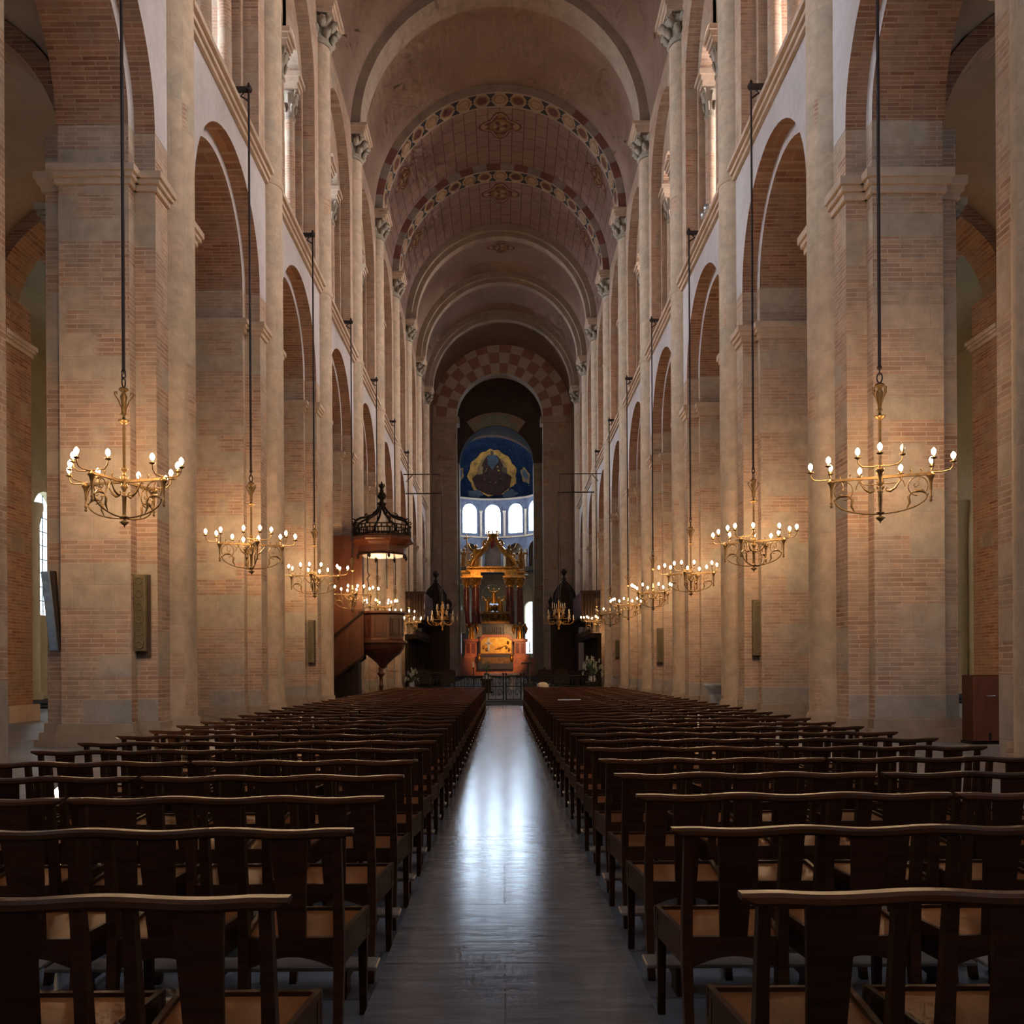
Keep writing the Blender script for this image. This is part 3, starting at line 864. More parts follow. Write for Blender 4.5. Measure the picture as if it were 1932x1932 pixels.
def rim_mb(c):
    m = MB(); f, b = .235, .195; yb, yf = .035, .49
    # raised border
    for sx in (-1,1):
        m.add([(c+sx*b,yb,.34),(c+sx*(b-.02),yb,.34),(c+sx*(b-.02),yb,.465),(c+sx*b,yb,.465),
               (c+sx*f,yf,.34),(c+sx*(f-.02),yf,.34),(c+sx*(f-.02),yf,.465),(c+sx*f,yf,.465)],
              [(0,1,2,3),(7,6,5,4),(0,4,5,1),(1,5,6,2),(2,6,7,3),(3,7,4,0)])
    m.box(c-f, c+f, yf-.022, yf, .37, .462)
    # arched apron at the back
    n = 10; top = .455
    pts = [(c-b,top),(c+b,top),(c+b,.335)] + [(c+b*(1-2*i/n)*.86, .335+.045*sin(pi*i/n)) for i in range(n+1)] + [(c-b,.335)]
    m.prism(pts, yb-.004, yb+.02)
    return m
def splat_mb(c):
    m = MB()
    zs = [(.44,.052,.045),(.52,.056,.033),(.64,.060,.016),(.76,.066,.000),(.866,.072,-.012)]
    rings = [[(c-w,y-.009,z),(c+w,y-.009,z),(c+w,y+.009,z),(c-w,y+.009,z)] for z,w,y in zs]
    m.sweep(rings); return m
def bleg_mb(x):
    m = MB()
    m.bar([(x,-.045,0,.034,.036),(x,.0,.16,.036,.04),(x,.03,.36,.040,.046),(x,.032,.46,.040,.046),(x,.012,.66,.036,.040),(x,-.014,.868,.034,.034)])
    return m
def fleg_mb(x):
    m = MB()
    m.bar([(x,.455,0,.030,.030),(x,.452,.25,.036,.036),(x,.450,.44,.042,.042)])
    return m
def kneel_mb(L=1.46):
    m = MB()
    m.bbox(-L/2, L/2, -.275, -.125, .128, .150, .005)
    return m
def kneelfoot_mb(x):
    m = MB()
    m.bar([(x,-.20,0,.035,.15),(x,-.20,.03,.035,.11),(x,-.20,.128,.035,.10)])
    m.box(x-.014, x+.014, -.16, .02, .055, .085)
    return m
CS = (-.51, 0, .51)
def bench_full():
    r = empty('three_seat_bench')
    rail_mb().build('top_rail', M['rail'], r)
    for c in CS:
        s = seat_mb(c).build('seat', M['seat'], r)
        rim_mb(c).build('seat_frame', M['chair'], r)
        splat_mb(c).build('splat', M['chair'], r)
        for sx in (-1, 1):
            bleg_mb(c+sx*.185).build('back_leg', M['chair'], r)
            fleg_mb(c+sx*.212).build('front_leg', M['chair'], r)
    k = kneel_mb(1.51).build('kneeler', M['kneeler'], r)
    for x in (-.60, 0, .60): kneelfoot_mb(x).build('kneeler_foot', M['chair'], k)
    return r
def bench_mid():
    """far benches: one mesh, same shapes"""
    a = MB()
    def put(m, mat): a.add(m.v, m.f, mat)
    put(rail_mb(), 0)
    for c in CS:
        put(seat_mb(c), 1); put(rim_mb(c), 2); put(splat_mb(c), 2)
        for sx in (-1,1): put(bleg_mb(c+sx*.185), 2); put(fleg_mb(c+sx*.212), 2)
    put(kneel_mb(1.51), 3)
    for x in (-.6,0,.6): put(kneelfoot_mb(x), 2)
    return a.build('three_seat_bench', [M['rail'], M['seat'], M['chair'], M['kneeler']])
FULL = bench_full(); FS = snap(FULL)
MID = bench_mid()
ROWS = [2.52, 3.57, 4.49, 5.36, 6.24, 7.13, 7.93, 8.73, 9.53, 10.33, 11.13, 11.93, 12.73]
while ROWS[-1] < 30.6: ROWS.append(ROWS[-1] + .815)
uf = um = False
nb = 0
for r, y in enumerate(ROWS):
    for s in (-1, 1):
        sd = 'left' if s < 0 else 'right'
        xin = .58 if s < 0 else .64
        for j in range(3):
            if j == 2 and not (3 <= r <= 4): continue
            if j == 1 and r < 2: continue
            jit = random.uniform(-.006, .010) if r > 3 else 0
            cx = s*(xin + .76 + j*1.545 + (jit if j else 0))
            full = r < 9
            if full:
                o = FULL if not uf else copy_tree(FS); uf = True
            else:
                o = MID if not um else MID.copy()
                if um: COL.objects.link(o)
                um = True
            o.location = (cx, y + random.uniform(-.02,.02), 0)
            o.rotation_euler = (0, 0, random.uniform(-.004,.004))
            wh = ('by the aisle', 'nearer the piers', 'past the second bench')[j]
            o['label'] = 'dark three-seat bench %s, %s row from viewer, %s side' % (wh, ORD[r], sd)
            o['category'] = 'bench'
            o['group'] = 'rows of three-seat benches in the nave'
            nb += 1
# ------------------------------------------------------------------ chandeliers
def arm_parts():
    a = MB()
    # flat beam
    rings = []
    for r, h, w in ((.03,.05,.05),(.3,.04,.045),(.6,.04,.045),(.80,.05,.06),(.86,.03,.03)):
        rings.append([(r,-w/2,.77-h/2),(r,w/2,.77-h/2),(r,w/2,.77+h/2),(r,-w/2,.77+h/2)])
    a.sweep(rings)
    # hanging post
    a.lathe([(.012,.29),(.028,.315),(.012,.345),(.030,.37),(.014,.40),(.020,.50),(.026,.62),(.045,.70),(.070,.73),(.07,.76),(.03,.80)], 8, (.80,0))
    # lower rib
    pts = [(.745*cos(pi/2*i/12), 0, .42-.285*sin(pi/2*i/12)) for i in range(13)]
    a.tube(pts, .013, 6)
    a.ball((.745,0,.42), .022, 8)
    for i in (3, 6, 9): a.ball(pts[i], .018, 6)
    # scrolls
    a.tube([(.60+.155*cos(t), 0, .575+.165*sin(t)) for t in [pi*2*i/18-.6 for i in range(16)]], .010, 5)
    a.tube([(.36,0,.75),(.30,0,.66),(.24,0,.57),(.16,0,.52),(.10,0,.53),(.09,0,.57),(.12,0,.585)], [.010,.013,.02,.024,.012,.010,.012], 5)
    a.tube([(.64,0,.75),(.60,0,.66),(.62,0,.59),(.56,0,.56),(.53,0,.60),(.555,0,.615)], .009, 5)
    a.tube([(.735,0,.43),(.66,0,.49),(.58,0,.495),(.50,0,.47)], [.008,.028,.032,.008], 5)
    a.tube([(.50,0,.47),(.45,0,.40),(.47,0,.30),(.42,0,.20)], [.008,.026,.022,.008], 5)
    a.tube([(.40,0,.58),(.37,0,.68),(.30,0,.75)], .009, 5)
    # small crest flowers on the beam
    for r in (.30, .48, .64):
        a.tube([(r,0,.79),(r+.02,0,.83),(r+.005,0,.86)], [.008,.012,.02], 5)
    br = []
    for pts in ([(.80,0,.80),(.88,0,.79),(1.0,0,.79),(1.10,0,.81),(1.145,0,.87),(1.15,0,.93)],
                [(.80,0,.81),(.81,.14,.80),(.82,.27,.81),(.83,.335,.87),(.83,.345,.95)],
                [(.80,0,.81),(.81,-.14,.80),(.82,-.27,.81),(.83,-.335,.87),(.83,-.345,.95)]):
        b = MB(); b.tube(pts, .0105, 6)
        x, y, z = pts[-1]
        b.lathe([(.012,z-.01),(.055,z+.012),(.058,z+.02),(.016,z+.022),(.018,z+.06),(.012,z+.062)], 10, (x,y))
        br.append((b, (x, y, z+.062)))
    return a, br
def bulb_mb(p):
    m = MB(); x,y,z = p
    m.lathe([(.012,z),(.030,z+.022),(.040,z+.055),(.035,z+.085),(.016,z+.11),(.002,z+.125)], 10, (x,y))
    return m
def chandelier(lit):
    r = empty('chandelier')
    s = MB()
    s.lathe([(.002,-.03),(.012,-.015),(.012,0),(.03,.02),(.085,.065),(.03,.10),(.022,.12),(.05,.135),(.075,.16),(.03,.175),(.032,.2),(.036,.50),(.055,.52),(.03,.545),(.03,.62),(.07,.68),(.05,.72),(.045,.80),(.075,.85),(.03,.88),(.025,.93),(.06,.98),(.065,1.0),(.024,1.01),(.024,1.76)], 12)
    s.build('stem', M['bronze'], r)
    u = MB()
    u.lathe([(.02,1.76),(.10,1.82),(.10,1.835),(.03,1.85),(.022,1.90),(.03,2.0),(.045,2.15),(.06,2.25),(.03,2.32),(.085,2.36),(.08,2.385),(.02,2.42)], 12)
    for i in range(4):
        a = pi/4+pi/2*i
        P = lambda q, z: (q*cos(a), q*sin(a), z)
        u.tube([P(.03,1.93),P(.04,2.05),P(.09,2.18),P(.145,2.26),P(.15,2.31),P(.115,2.32),P(.11,2.28)], [.006,.010,.013,.012,.013,.014,.010], 5)
        u.tube([P(.03,1.98),P(.05,1.94),P(.07,1.93)], .006, 4)
    u.build('urn_ornament', M['bronze'], r)
    h = MB()
    h.tube([(.0+.045*sin(2*pi*i/12), 0, 2.50+.085*cos(2*pi*i/12)) for i in range(13)], .013, 6)
    h.tube([(0,.035*sin(2*pi*i/12), 2.62+.07*cos(2*pi*i/12)) for i in range(13)], .013, 6)
    h.build('hook_link', M['rod'], r)
    for i in range(4):
        a, br = arm_parts()
        o = a.build('arm', M['bronze'], r, rotz=pi/2*i)
        for q, (b, p) in enumerate(br):
            b.build('candle_branch', M['bronze'], o)
            on = lit(i, q)
            tag(bulb_mb(p).build('bulb', E_BULB if on else M['glass_bulb'], o), None if on else 'clear bulb, not lit')
    return r
def rod_mb(ztop):
    m = MB(); m.tube([(0,0,2.66),(0,0,ztop)], .028, 8); m.ball((0,0,2.68), .045, 8); return m
def bracket_mb(s, ztop, reach):
    m = MB()
    m.box(-.03, s*reach, -.05, .05, ztop-.03, ztop+.09)
    m.tube([(s*.10,0,ztop-.02),(s*.2,0,ztop-.14),(0,0,ztop-.28)], .025, 6)
    m.ball((0,0,ztop+.04), .10, 8); m.ball((0,0,ztop+.17), .04, 6)
    return m
LC, ZB = 6.57, 4.02
ZT_ROD = 16.66-ZB
protos = {}
def lit_all(i, q): return True
def lit_nearright(i, q): return not (i == 3 and q == 1)
def lit_few(i, q): return (i, q) in ((0,0),(2,1))
for nm, fn in (('all',lit_all),('near',lit_nearright),('few',lit_few)):
    protos[nm] = snap(chandelier(fn))
used = set()
ROT = {(-1,0):1.29,(1,0):-.389,(-1,1):.45,(1,1):.9,(-1,2):.05,(1,2):1.1,(-1,3):.35,(1,3):.5,(-1,4):1.2,(1,4):.8,(-1,5):.1,(1,5):.6,(-1,6):.9,(1,6):.2}
POW = 58.0
for s in (-1, 1):
    for k in range(7):
        sd = 'left' if s < 0 else 'right'
        nm = 'near' if (s,k) == (1,0) else 'few' if (s,k) == (1,5) else 'all'
        t = protos[nm]
        if nm in used: o = copy_tree(t)
        else: o = t[0]; used.add(nm)
        x, y = s*LC, 16.05 + B*k
        o.location = (x, y, ZB); o.rotation_euler = (0,0,ROT[(s,k)])
        where = ['nearest the viewer', 'second from the viewer', 'third from the viewer', 'fourth from the viewer', 'fifth from the viewer', 'sixth from the viewer', 'farthest of the row'][k]
        tag(o, 'four-armed gilt chandelier, %s, %s side of the nave, %s' % ('mostly unlit' if nm == 'few' else 'glowing', sd, where), 'chandelier', 'gilt chandeliers hung along the nave')
        rd = rod_mb(ZT_ROD).build('suspension_rod', M['rod'], o)
        b = bracket_mb(s, ZT_ROD, .55).build('wall_bracket', M['rod'], o); b.rotation_euler = (0,0,-ROT[(s,k)])
        # the light the bulbs give
        n = 4 if k < 3 else 1
        for i in range(n):
            L = bpy.data.lights.new('bulb_glow', 'POINT'); L.color = (1.0, .65, .36)
            L.energy = POW*4/n * (.25 if nm == 'few' else 1); L.shadow_soft_size = .12 if n == 4 else .4
            lo = bpy.data.objects.new('bulb_glow', L); COL.objects.link(lo)
            a = ROT[(s,k)] + pi/2*i
            rr = .98 if n == 4 else 0
            lo.location = (x+rr*cos(a), y+rr*sin(a), ZB+1.18)
# ------------------------------------------------------------------ loudspeakers on the piers
def loudspeaker(x0, x1, D, z0, z1, label, board=True):
    cx = (x0+x1)/2; w = abs(x1-x0)/2
    o = thing('column_loudspeaker', label, 'loudspeaker', (cx, D, z0), 0, 'column loudspeakers on the piers')
    h = z1-z0
    m = MB(); m.bbox(-w, w, -.16, -.02, 0, h, .012); m.build('cabinet', M['speaker'], o)
    g = MB(); g.box(-w*.78, w*.78, -.168, -.158, .05, h-.05); 
    g_ = g.build('grille', M['speaker_grille'], o)
    for i in range(6):
        zc = h*(i+.5)/6; r = MB()
        r.tube([(.60*w*cos(2*pi*j/14), -.170, zc+.60*w*sin(2*pi*j/14)) for j in range(15)], .012, 4)
        r.build('driver_ring', M['speaker'], g_, fix=False)
    if board:
        b = MB(); b.box(-w*1.0, w*1.5, -.02, .005, -.12, h+.02); b.build('backboard', M['back_board'], o)
    return o
for (px0, px1, py0, py1, D, lab) in (
        (257, 279, 1086, 1229, 18.75, 'slim olive column loudspeaker on the nearest left pier, under the chandelier'),
        (582, 593, 1171, 1250, 34.95, 'slim olive column loudspeaker on the third left pier, beside the pulpit stair'),
        (1419, 1434, 1133, 1237, 26.85, 'slim olive column loudspeaker on the second right pier'),
        (1239, 1251, 1186, 1250, 43.05, 'slim olive column loudspeaker on the fourth right pier'),
        (1161, 1169, 1209, 1240, 59.25, 'slim olive column loudspeaker on the sixth right pier')):
    x0, z1 = at(px0, py0, D); x1, z0 = at(px1, py1, D)
    loudspeaker(x0, x1, D+.02, z0, z1, lab)
# tilted bluish speaker on the aisle flank of the near left pier
x0, z1 = at(88, 1079, 18.75); x1, z0 = at(115, 1228, 18.75)
o = thing('tilted_loudspeaker', 'tilted blue-grey column loudspeaker at the aisle corner of the nearest left pier', 'loudspeaker', ((x0+x1)/2, 18.75, z0))
h = z1-z0
def tilt(x, y, z): return (x - .11*(z/h-.5)*1.6, y, z)
m = MB(); m.bbox(-.12, .05, -.12, -.005, 0, h, .01); m.xform(tilt).build('cabinet', M['speaker_blue'], o)
m = MB(); m.box(.055, .15, -.09, -.003, .02, h+.01); m.xform(lambda x,y,z: tilt(x+ .05*(z/h-1)*1.2, y, z)).build('side_board', M['back_board'], o)
m = MB()
for i in range(7):
    zc = h*(i+.5)/7; m.box(-.10, .03, -.128, -.118, zc-.075, zc+.075)
m.xform(tilt).build('grille', plain('blue_grille', (.16,.24,.36), .5, var=.2), o)

# ------------------------------------------------------------------ cupboard in the right aisle
o = thing('wooden_cupboard', 'reddish wooden cupboard standing beside the nearest right pier', 'cupboard', (9.28, 17.75, 0))
m = MB(); m.bbox(-.27, .27, -.02, .40, .05, 1.33, .01); m.build('carcass', M['oak'], o)
m = MB(); m.bbox(-.262, .262, -.055, -.02, .06, 1.31, .008); d = m.build('door', M['door_oak'], o)
m = MB(); m.tube([(-.02,-.06,.93),(-.01,-.10,.93),(.12,-.10,.935),(.13,-.06,.935)], .012, 6); m.build('handle', M['steel'], d)
m = MB(); m.box(.03,.06,-.075,-.05,.08,.22); m.build('bolt', M['iron'], d)
m = MB(); m.bbox(-.29, .29, -.04, .42, 0, .05, .006); m.build('plinth', M['oak_dark'], o)

# lamp added to stand in for a bright reflection among the left benches
o = thing('glint_lamp', 'small added glow standing in for a bright reflection past the left benches', 'lamp', (-4.35, 9.0, 0))
m = MB(); m.lathe([(.07,0),(.07,.02),(.02,.03),(.02,.10),(.045,.12),(.05,.2),(.04,.2)], 12); m.build('base', M['iron'], o)
m = MB(); m.lathe([(.04,.2),(.06,.26),(.045,.33),(.003,.37)], 12); m.build('bulb', E_BULB, o)
L = bpy.data.lights.new('bulb_glow', 'POINT'); L.color = (1,.62,.3); L.energy = 9; L.shadow_soft_size = .05  # light added with the stand-in lamp
lo = bpy.data.objects.new('bulb_glow', L); COL.objects.link(lo); lo.location = (-4.35, 9.0, .48)

# stone font behind the second right pier
xf, zf = at(1351, 1290, 31.0)
o = thing('stone_font', 'grey fluted stone holy-water font between the second and third right piers', 'font', (xf, 31.0, 0))
m = MB(); m.lathe([(.30,0),(.30,.12),(.24,.16)], 12); m.build('base', M['stone_font'], o)
m = MB()
rings = []
for z, r in ((.16,.20),(.60,.19)):
    rings.append([(r*(1+.07*(j%2))*cos(2*pi*j/24), r*(1+.07*(j%2))*sin(2*pi*j/24), z) for j in range(24)])
m.sweep(rings); m.build('fluted_shaft', M['stone_font'], o)
m = MB(); m.lathe([(.19,.60),(.24,.66),(.32,.80),(.40,.88),(.40,.96),(.34,.96),(.30,.90)], 18); m.build('basin', M['stone_font'], o)

# twin floodlights above the right string course
for i, (px, py, t) in enumerate(((1335, 395, .3), (1329, 408, -.2))):
    D = 31.2 + i*.5
    x, z = at(px, py, D)
    o = thing('floodlight', 'small round grey floodlight on the right string course, %s of the pair' % ('upper' if i == 0 else 'lower'), 'floodlight', (x, D, z-.12), 0, 'floodlights on the string course')
    m = MB(); m.lathe([(.06,.03),(.13,.06),(.15,.24),(.13,.25)], 12); m.build('housing', M['steel'], o)
    m = MB(); m.tube([(0,0,.05),(.12,0,-.05),(.30,0,-.12)], .02, 5); m.build('arm', M['iron'], o)

# ------------------------------------------------------------------ pulpit
DP = 42.5
xp = at(722, 1200, DP)[0]
o = thing('pulpit', 'carved dark oak pulpit with a stair and a crowned sounding board, against the left piers', 'pulpit', (xp, DP, 0))
O8 = pi/8
m = MB(); m.lathe([(.30,0),(.30,.08),(.16,.14),(.10,.3),(.085,.7),(.13,.75),(.09,.8),(.08,1.15),(.14,1.25),(.20,1.32),(.10,1.4),(.13,1.6)], 12, (-.08,0)); m.build('post', M['oak'], o)
m = MB(); m.lathe([(.12,1.55),(.24,1.75),(.50,1.98),(.85,2.25),(1.0,2.45),(1.06,2.68)], 8, (0,0), smooth=False, a0=O8); m.build('bowl', M['oak'], o)
m = MB(); m.lathe([(1.08,2.66),(1.18,2.72),(1.18,2.80),(1.02,2.86),(1.0,2.9),(1.0,3.98),(1.05,4.02),(1.13,4.06),(1.13,4.15),(.95,4.15),(.95,3.0)], 8, (0,0), smooth=False, a0=O8); bd = m.build('drum', M['oak'], o)
for i in range(8):
    a = O8 + pi/4*i + pi/8
    m = MB(); w, ap_ = .27, 1.0*cos(pi/8)
    for (u0,u1,z0,z1,d) in ((-w,w,3.02,3.08,.035),(-w,w,3.80,3.86,.035),(-w,-w+.05,3.08,3.80,.035),(w-.05,w,3.08,3.80,.035),(-w+.10,w-.10,3.16,3.72,.03)):
        m.box(u0,u1,-ap_-d,-ap_+.01,z0,z1)
    ca, sa = cos(a+pi/2), sin(a+pi/2)
    m.xform(lambda x,y,z: (x*ca-y*sa, x*sa+y*ca, z)).build('panel', M['oak'], bd)
# sounding board
m = MB(); m.lathe([(1.10,6.72),(1.15,6.75),(1.13,6.82),(1.13,7.13),(1.20,7.18),(1.30,7.27),(1.46,7.33),(1.50,7.38),(1.50,7.50),(1.40,7.58),(.3,7.62)], 8, smooth=False, a0=O8); cp = m.build('sounding_board', M['oak'], o)
m = MB(); m.lathe([(.02,7.0),(.9,6.98),(1.0,6.8)], 8, smooth=False, a0=O8); m.build('underside', wood('canopy_lining', (.085,.032,.012), (.14,.055,.024), .4), cp)
m = MB()
for i in range(8):
    a0, a1 = O8+pi/4*i, O8+pi/4*(i+1)
    p0 = Vector((1.34*cos(a0),1.34*sin(a0),0)); p1 = Vector((1.34*cos(a1),1.34*sin(a1),0))
    for z in (7.64, 7.90, 8.06): m.tube([p0+Vector((0,0,z)), p1+Vector((0,0,z))], .03, 5)
    for j in range(8):
        p = p0.lerp(p1, j/8); m.tube([p+Vector((0,0,7.6)), p+Vector((0,0,7.9))], .022 if j else .05, 5)
    for j in range(4):
        p = p0.lerp(p1, (j+.5)/4); m.tube([p+Vector((0,0,7.9)), p+Vector((0,0,8.0)), p+Vector((0,0,8.06))], [.05,.03,.05], 5)
    m.ball((p0.x,p0.y,8.12), .07, 8)
m.build('fretwork', M['oak_dark'], cp)
for i in range(8):
    a = O8+pi/4*i
    m = MB(); P = lambda r,z: (r*cos(a), r*sin(a), z)
    m.tube([P(1.30,8.06),P(1.22,8.30),P(1.0,8.42),P(.72,8.48),P(.45,8.60),P(.25,8.80),P(.14,9.0)], [.05,.06,.05,.045,.05,.05,.04], 6)
    m.tube([P(1.22,8.30),P(1.36,8.36),P(1.40,8.28),P(1.33,8.22)], [.04,.035,.03,.03], 5)
    m.tube([P(.72,8.48),P(.80,8.58),P(.74,8.64),P(.68,8.58)], .03, 5)
    m.build('crown_rib', M['oak_dark'], cp)
m = MB(); m.lathe([(.16,8.85),(.20,8.95),(.14,9.02),(.20,9.10),(.21,9.16),(.11,9.22),(.09,9.3),(.19,9.4),(.21,9.5),(.15,9.62),(.08,9.68),(.11,9.74),(.07,9.8),(.11,9.9),(.10,10.0),(.04,10.08),(.02,10.16)], 12)
for i in range(4):
    a = pi/2*i; m.tube([(.05*cos(a),.05*sin(a),9.85),(.14*cos(a),.14*sin(a),9.95),(.10*cos(a),.10*sin(a),10.05)], .02, 5)
m.build('finial', M['oak_dark'], cp)
m = MB()
for i in range(8):
    a0, a1 = O8+pi/4*i, O8+pi/4*(i+1)
    p0 = Vector((1.14*cos(a0),1.14*sin(a0),6.74)); p1 = Vector((1.14*cos(a1),1.14*sin(a1),6.74))
    m.tube([p0, p0.lerp(p1,.5)+Vector((0,0,.06)), p1], .04, 5)
    m.tube([p0, p0-Vector((0,0,.12)), p0-Vector((0,0,.22))], [.05,.07,.01], 6)
m.build('valance', M['oak_dark'], cp)
m = MB()      # hanging rods between board and drum
m.tube([(.30,-.75,6.8),(.30,-.75,5.15)], .022, 5); m.tube([(-.55,-.85,6.8),(-.55,-.85,5.9),(-.47,-.85,5.75),(-.58,-.85,5.6),(-.52,-.85,5.4),(-.52,-.85,5.1)], .026, 5)
m.build('iron_hanger', M['iron'], o)
# back panel, stair and door under it
xl = at(628, 1100, DP+1)[0]-xp-.35; xr = at(686, 1100, DP+1)[0]-xp
m = MB(); m.box(xl, xr, .05, .2, 2.6, 7.55); m.box(xl-.05, xr+.06, -.03, .2, 7.5, 7.68)
m.box(xr-.10, xr+.12, -.2, .2, 3.9, 7.2)
for x in (xl+.35, (xl+xr)/2, xr-.35): m.box(x-.04, x+.04, 0, .05, 3.7, 7.5)
m.build('back_panel', M['oak'], o)
def slope(z_at): pass
m = MB()
xa, xb = xl-.2, -.75
def zl(x): return 2.25 + (x-xa)/(xb-xa)*1.85       # handrail line
def zb(x): return .45 + (x-xa)/(xb-xa)*1.60
for y in (-.75, -.1):
    m.prism([(xa,zb(xa)),(xb,zb(xb)),(xb,zl(xb)),(xa,zl(xa))], y-.04, y+.04)
m.build('stair_parapet', M['oak'], o)
m = MB()
for y in (-.80, -.1):
    m.sweep([[(x,y-.06,zl(x)-.02),(x,y+.06,zl(x)-.02),(x,y+.06,zl(x)+.09),(x,y-.06,zl(x)+.09)] for x in (xa,xb)])
    m.sweep([[(x,y-.05,zb(x)-.04),(x,y+.05,zb(x)-.04),(x,y+.05,zb(x)+.10),(x,y-.05,zb(x)+.10)] for x in (xa,xb)])
m.build('handrail', M['oak_dark'], o)
m = MB()
for i in range(4):
    x0 = xa+.15+i*(xb-xa)/4; x1 = x0+(xb-xa)/4-.25
    for f in ((0,.06),(1,-.06)): pass
    m.prism([(x0,zb(x0)+.30),(x1,zb(x1)+.30),(x1,zl(x1)-.25),(x0,zl(x0)-.25)], -.825, -.78)
m.build('stair_panel', M['oak'], o)
m = MB()
for i in range(9):
    x0 = xa+i*(xb-xa)/9; z = zb(x0)+.25
    m.box(x0, x0+(xb-xa)/9, -.72, -.12, z-.06, z+.05)
m.build('stair_treads', M['oak_dark'], o)
m = MB(); m.box(xl-.2, xr-.02, -.65, .2, 0, 1.35); m.box(xr-.25, xr, -.72, .2, 0, 2.0)
for x in (xl+.5, (xl+xr)/2+.2): m.box(x-.05, x+.05, -.68, -.64, 0, 1.3)
m.build('stair_base', M['oak_dark'], o)

# ------------------------------------------------------------------ iron gate and altar rail
def rail_section(x0, x1, label, nm='iron_rail'):
    o = thing(nm, label, 'gate' if 'gate' in nm else 'railing', ((x0+x1)/2, 38.1, .2))
    L = x1-x0
    m = MB()
    for z in (.04, .58, 1.0): m.tube([(-L/2,0,z),(L/2,0,z)], .022, 5)
    for x in (-L/2, L/2): m.tube([(x,0,0),(x,0,1.06)], .03, 6); m.ball((x,0,1.09), .05, 8)
    m.build('frame', M['iron'], o)
    m = MB(); n = max(2, int(L/.28))
    for i in range(n):
        xc = -L/2 + L*(i+.5)/n; sg = 1 if i % 2 else -1
        m.tube([(xc+sg*(.11-.008*j)*cos(.55*j), 0, .30+(.22-.016*j)*sin(.55*j)) for j in range(13)], .012, 4)
        m.tube([(xc,0,.58),(xc,0,1.0)], .012, 4); m.tube([(xc+.5*L/n,0,.04),(xc+.5*L/n,0,1.0)], .012, 4)
        m.tube([(xc+.07*cos(t), 0, .80+.12*sin(t)) for t in [2*pi*q/10 for q in range(11)]], .010, 4)
    m.build('scrollwork', M['iron'], o)
    return o
rail_section(-.62, .00, 'left leaf of the low scrolled iron gate closing the aisle', 'iron_gate')
rail_section(.11, .72, 'right leaf of the low scrolled iron gate closing the aisle', 'iron_gate')
rail_section(-3.6, -.75, 'scrolled iron altar rail to the left of the gate')
rail_section(.85, 3.7, 'scrolled iron altar rail to the right of the gate')

# paper left on a bench, pale dome, dark coat bench end
x, z = at(1070, 1319, 18.6)
m = MB(); m.box(-.22,.22,-.10,.10,0,.012)
tag(m.build('paper_sheet', M['paper'], loc=(x, 18.0, .885)), 'white sheet of paper lying on a right-hand bench back', 'paper')
x, z = at(1024, 1298, 36.2)
m = MB(); m.lathe([(.235,0),(.24,.03),(.225,.12),(.17,.19),(.09,.225),(.004,.235)], 20)
oo = thing('domed_lamp', 'cream domed lamp shade on a stand beyond the last right-hand benches', 'lamp', (x, 36.2, 0))
m.xform(lambda x,y,zz: (x,y,zz+z)).build('shade', M['dome'], oo)
m = MB(); m.lathe([(.18,0),(.18,.03),(.025,.05),(.025,z+.02)], 10); m.build('stand', M['iron'], oo)
x0, z1 = at(989, 1289, 36.0); x1, _ = at(1012, 1298, 36.0)
o = thing('dark_lectern', 'low black lectern box beside the cream domed lamp', 'lectern', ((x0+x1)/2, 36.0, 0))
m = MB(); m.bbox(-(x1-x0)/2, (x1-x0)/2, -.12, .12, z1-.3, z1, .01); m.build('desk', M['iron'], o)
m = MB(); m.box(-.06,.06,-.05,.05,0,z1-.28); m.box(-.2,.2,-.12,.12,0,.03); m.build('foot', M['iron'], o)

# ------------------------------------------------------------------ flowers
def flower_arrangement(px, py_base, D, h, w, label, kind, zb_, pot=M['vase'], n=26, seed=1):
    rnd = random.Random(seed)
    x = at(px, py_base, D)[0]
    o = thing('flower_arrangement', label, 'flowers', (x, D, zb_))
    m = MB(); ph = .22*h
    m.lathe([(.10*h,0),(.14*h,ph*.4),(.11*h,ph*.85),(.13*h,ph)], 12); m.build('vase', pot, o)
    lf = MB(); fw = MB()
    for i in range(n):
        a = rnd.uniform(0, 2*pi); q = rnd.random()**.6
        rx = w*q; top = ph + h*.78*(1-.55*q*q)*rnd.uniform(.6,1)
        ex = (rx*cos(a), rx*sin(a)*.6, top if kind != 'droop' else top - .25*h*q*(i % 2))
        midp = (ex[0]*.35, ex[1]*.35, ph + (ex[2]-ph)*.65)
        lf.tube([(0,0,ph*.6), midp, ex], [.008,.007,.004], 4)
        # leaf blades
        a2 = a+rnd.uniform(-.6,.6)
        b = Vector(midp); tip = b + Vector((cos(a2)*.16*h, sin(a2)*.1*h, rnd.uniform(-.03,.12)*h))
        sd = Vector((-sin(a2), cos(a2), 0))*.03*h
        lf.add([b, b.lerp(tip,.5)+sd+Vector((0,0,.02)), tip, b.lerp(tip,.5)-sd+Vector((0,0,.02))], [(0,1,2,3)])
        if kind == 'lily' and i % 2: continue
        for q2 in range(1 if kind == 'lily' else 3):
            c = Vector(ex) - Vector((0,0,.05*h*q2)) + Vector((rnd.uniform(-1,1),rnd.uniform(-1,1),0))*.02*h
            for p in range(5):
                t_ = 2*pi*p/5+q2; d = Vector((cos(t_), sin(t_), .6))*.055*h
                s2 = Vector((-sin(t_), cos(t_), 0))*.022*h
                fw.add([c, c+d*.6+s2, c+d, c+d*.6-s2], [(0,1,2,3)])
            fw.ball(tuple(c), .018*h, 5)
    lf.build('foliage', M['leaf'], o, fix=False); fw.build('blossoms', M['white'], o, fix=False)
    return o
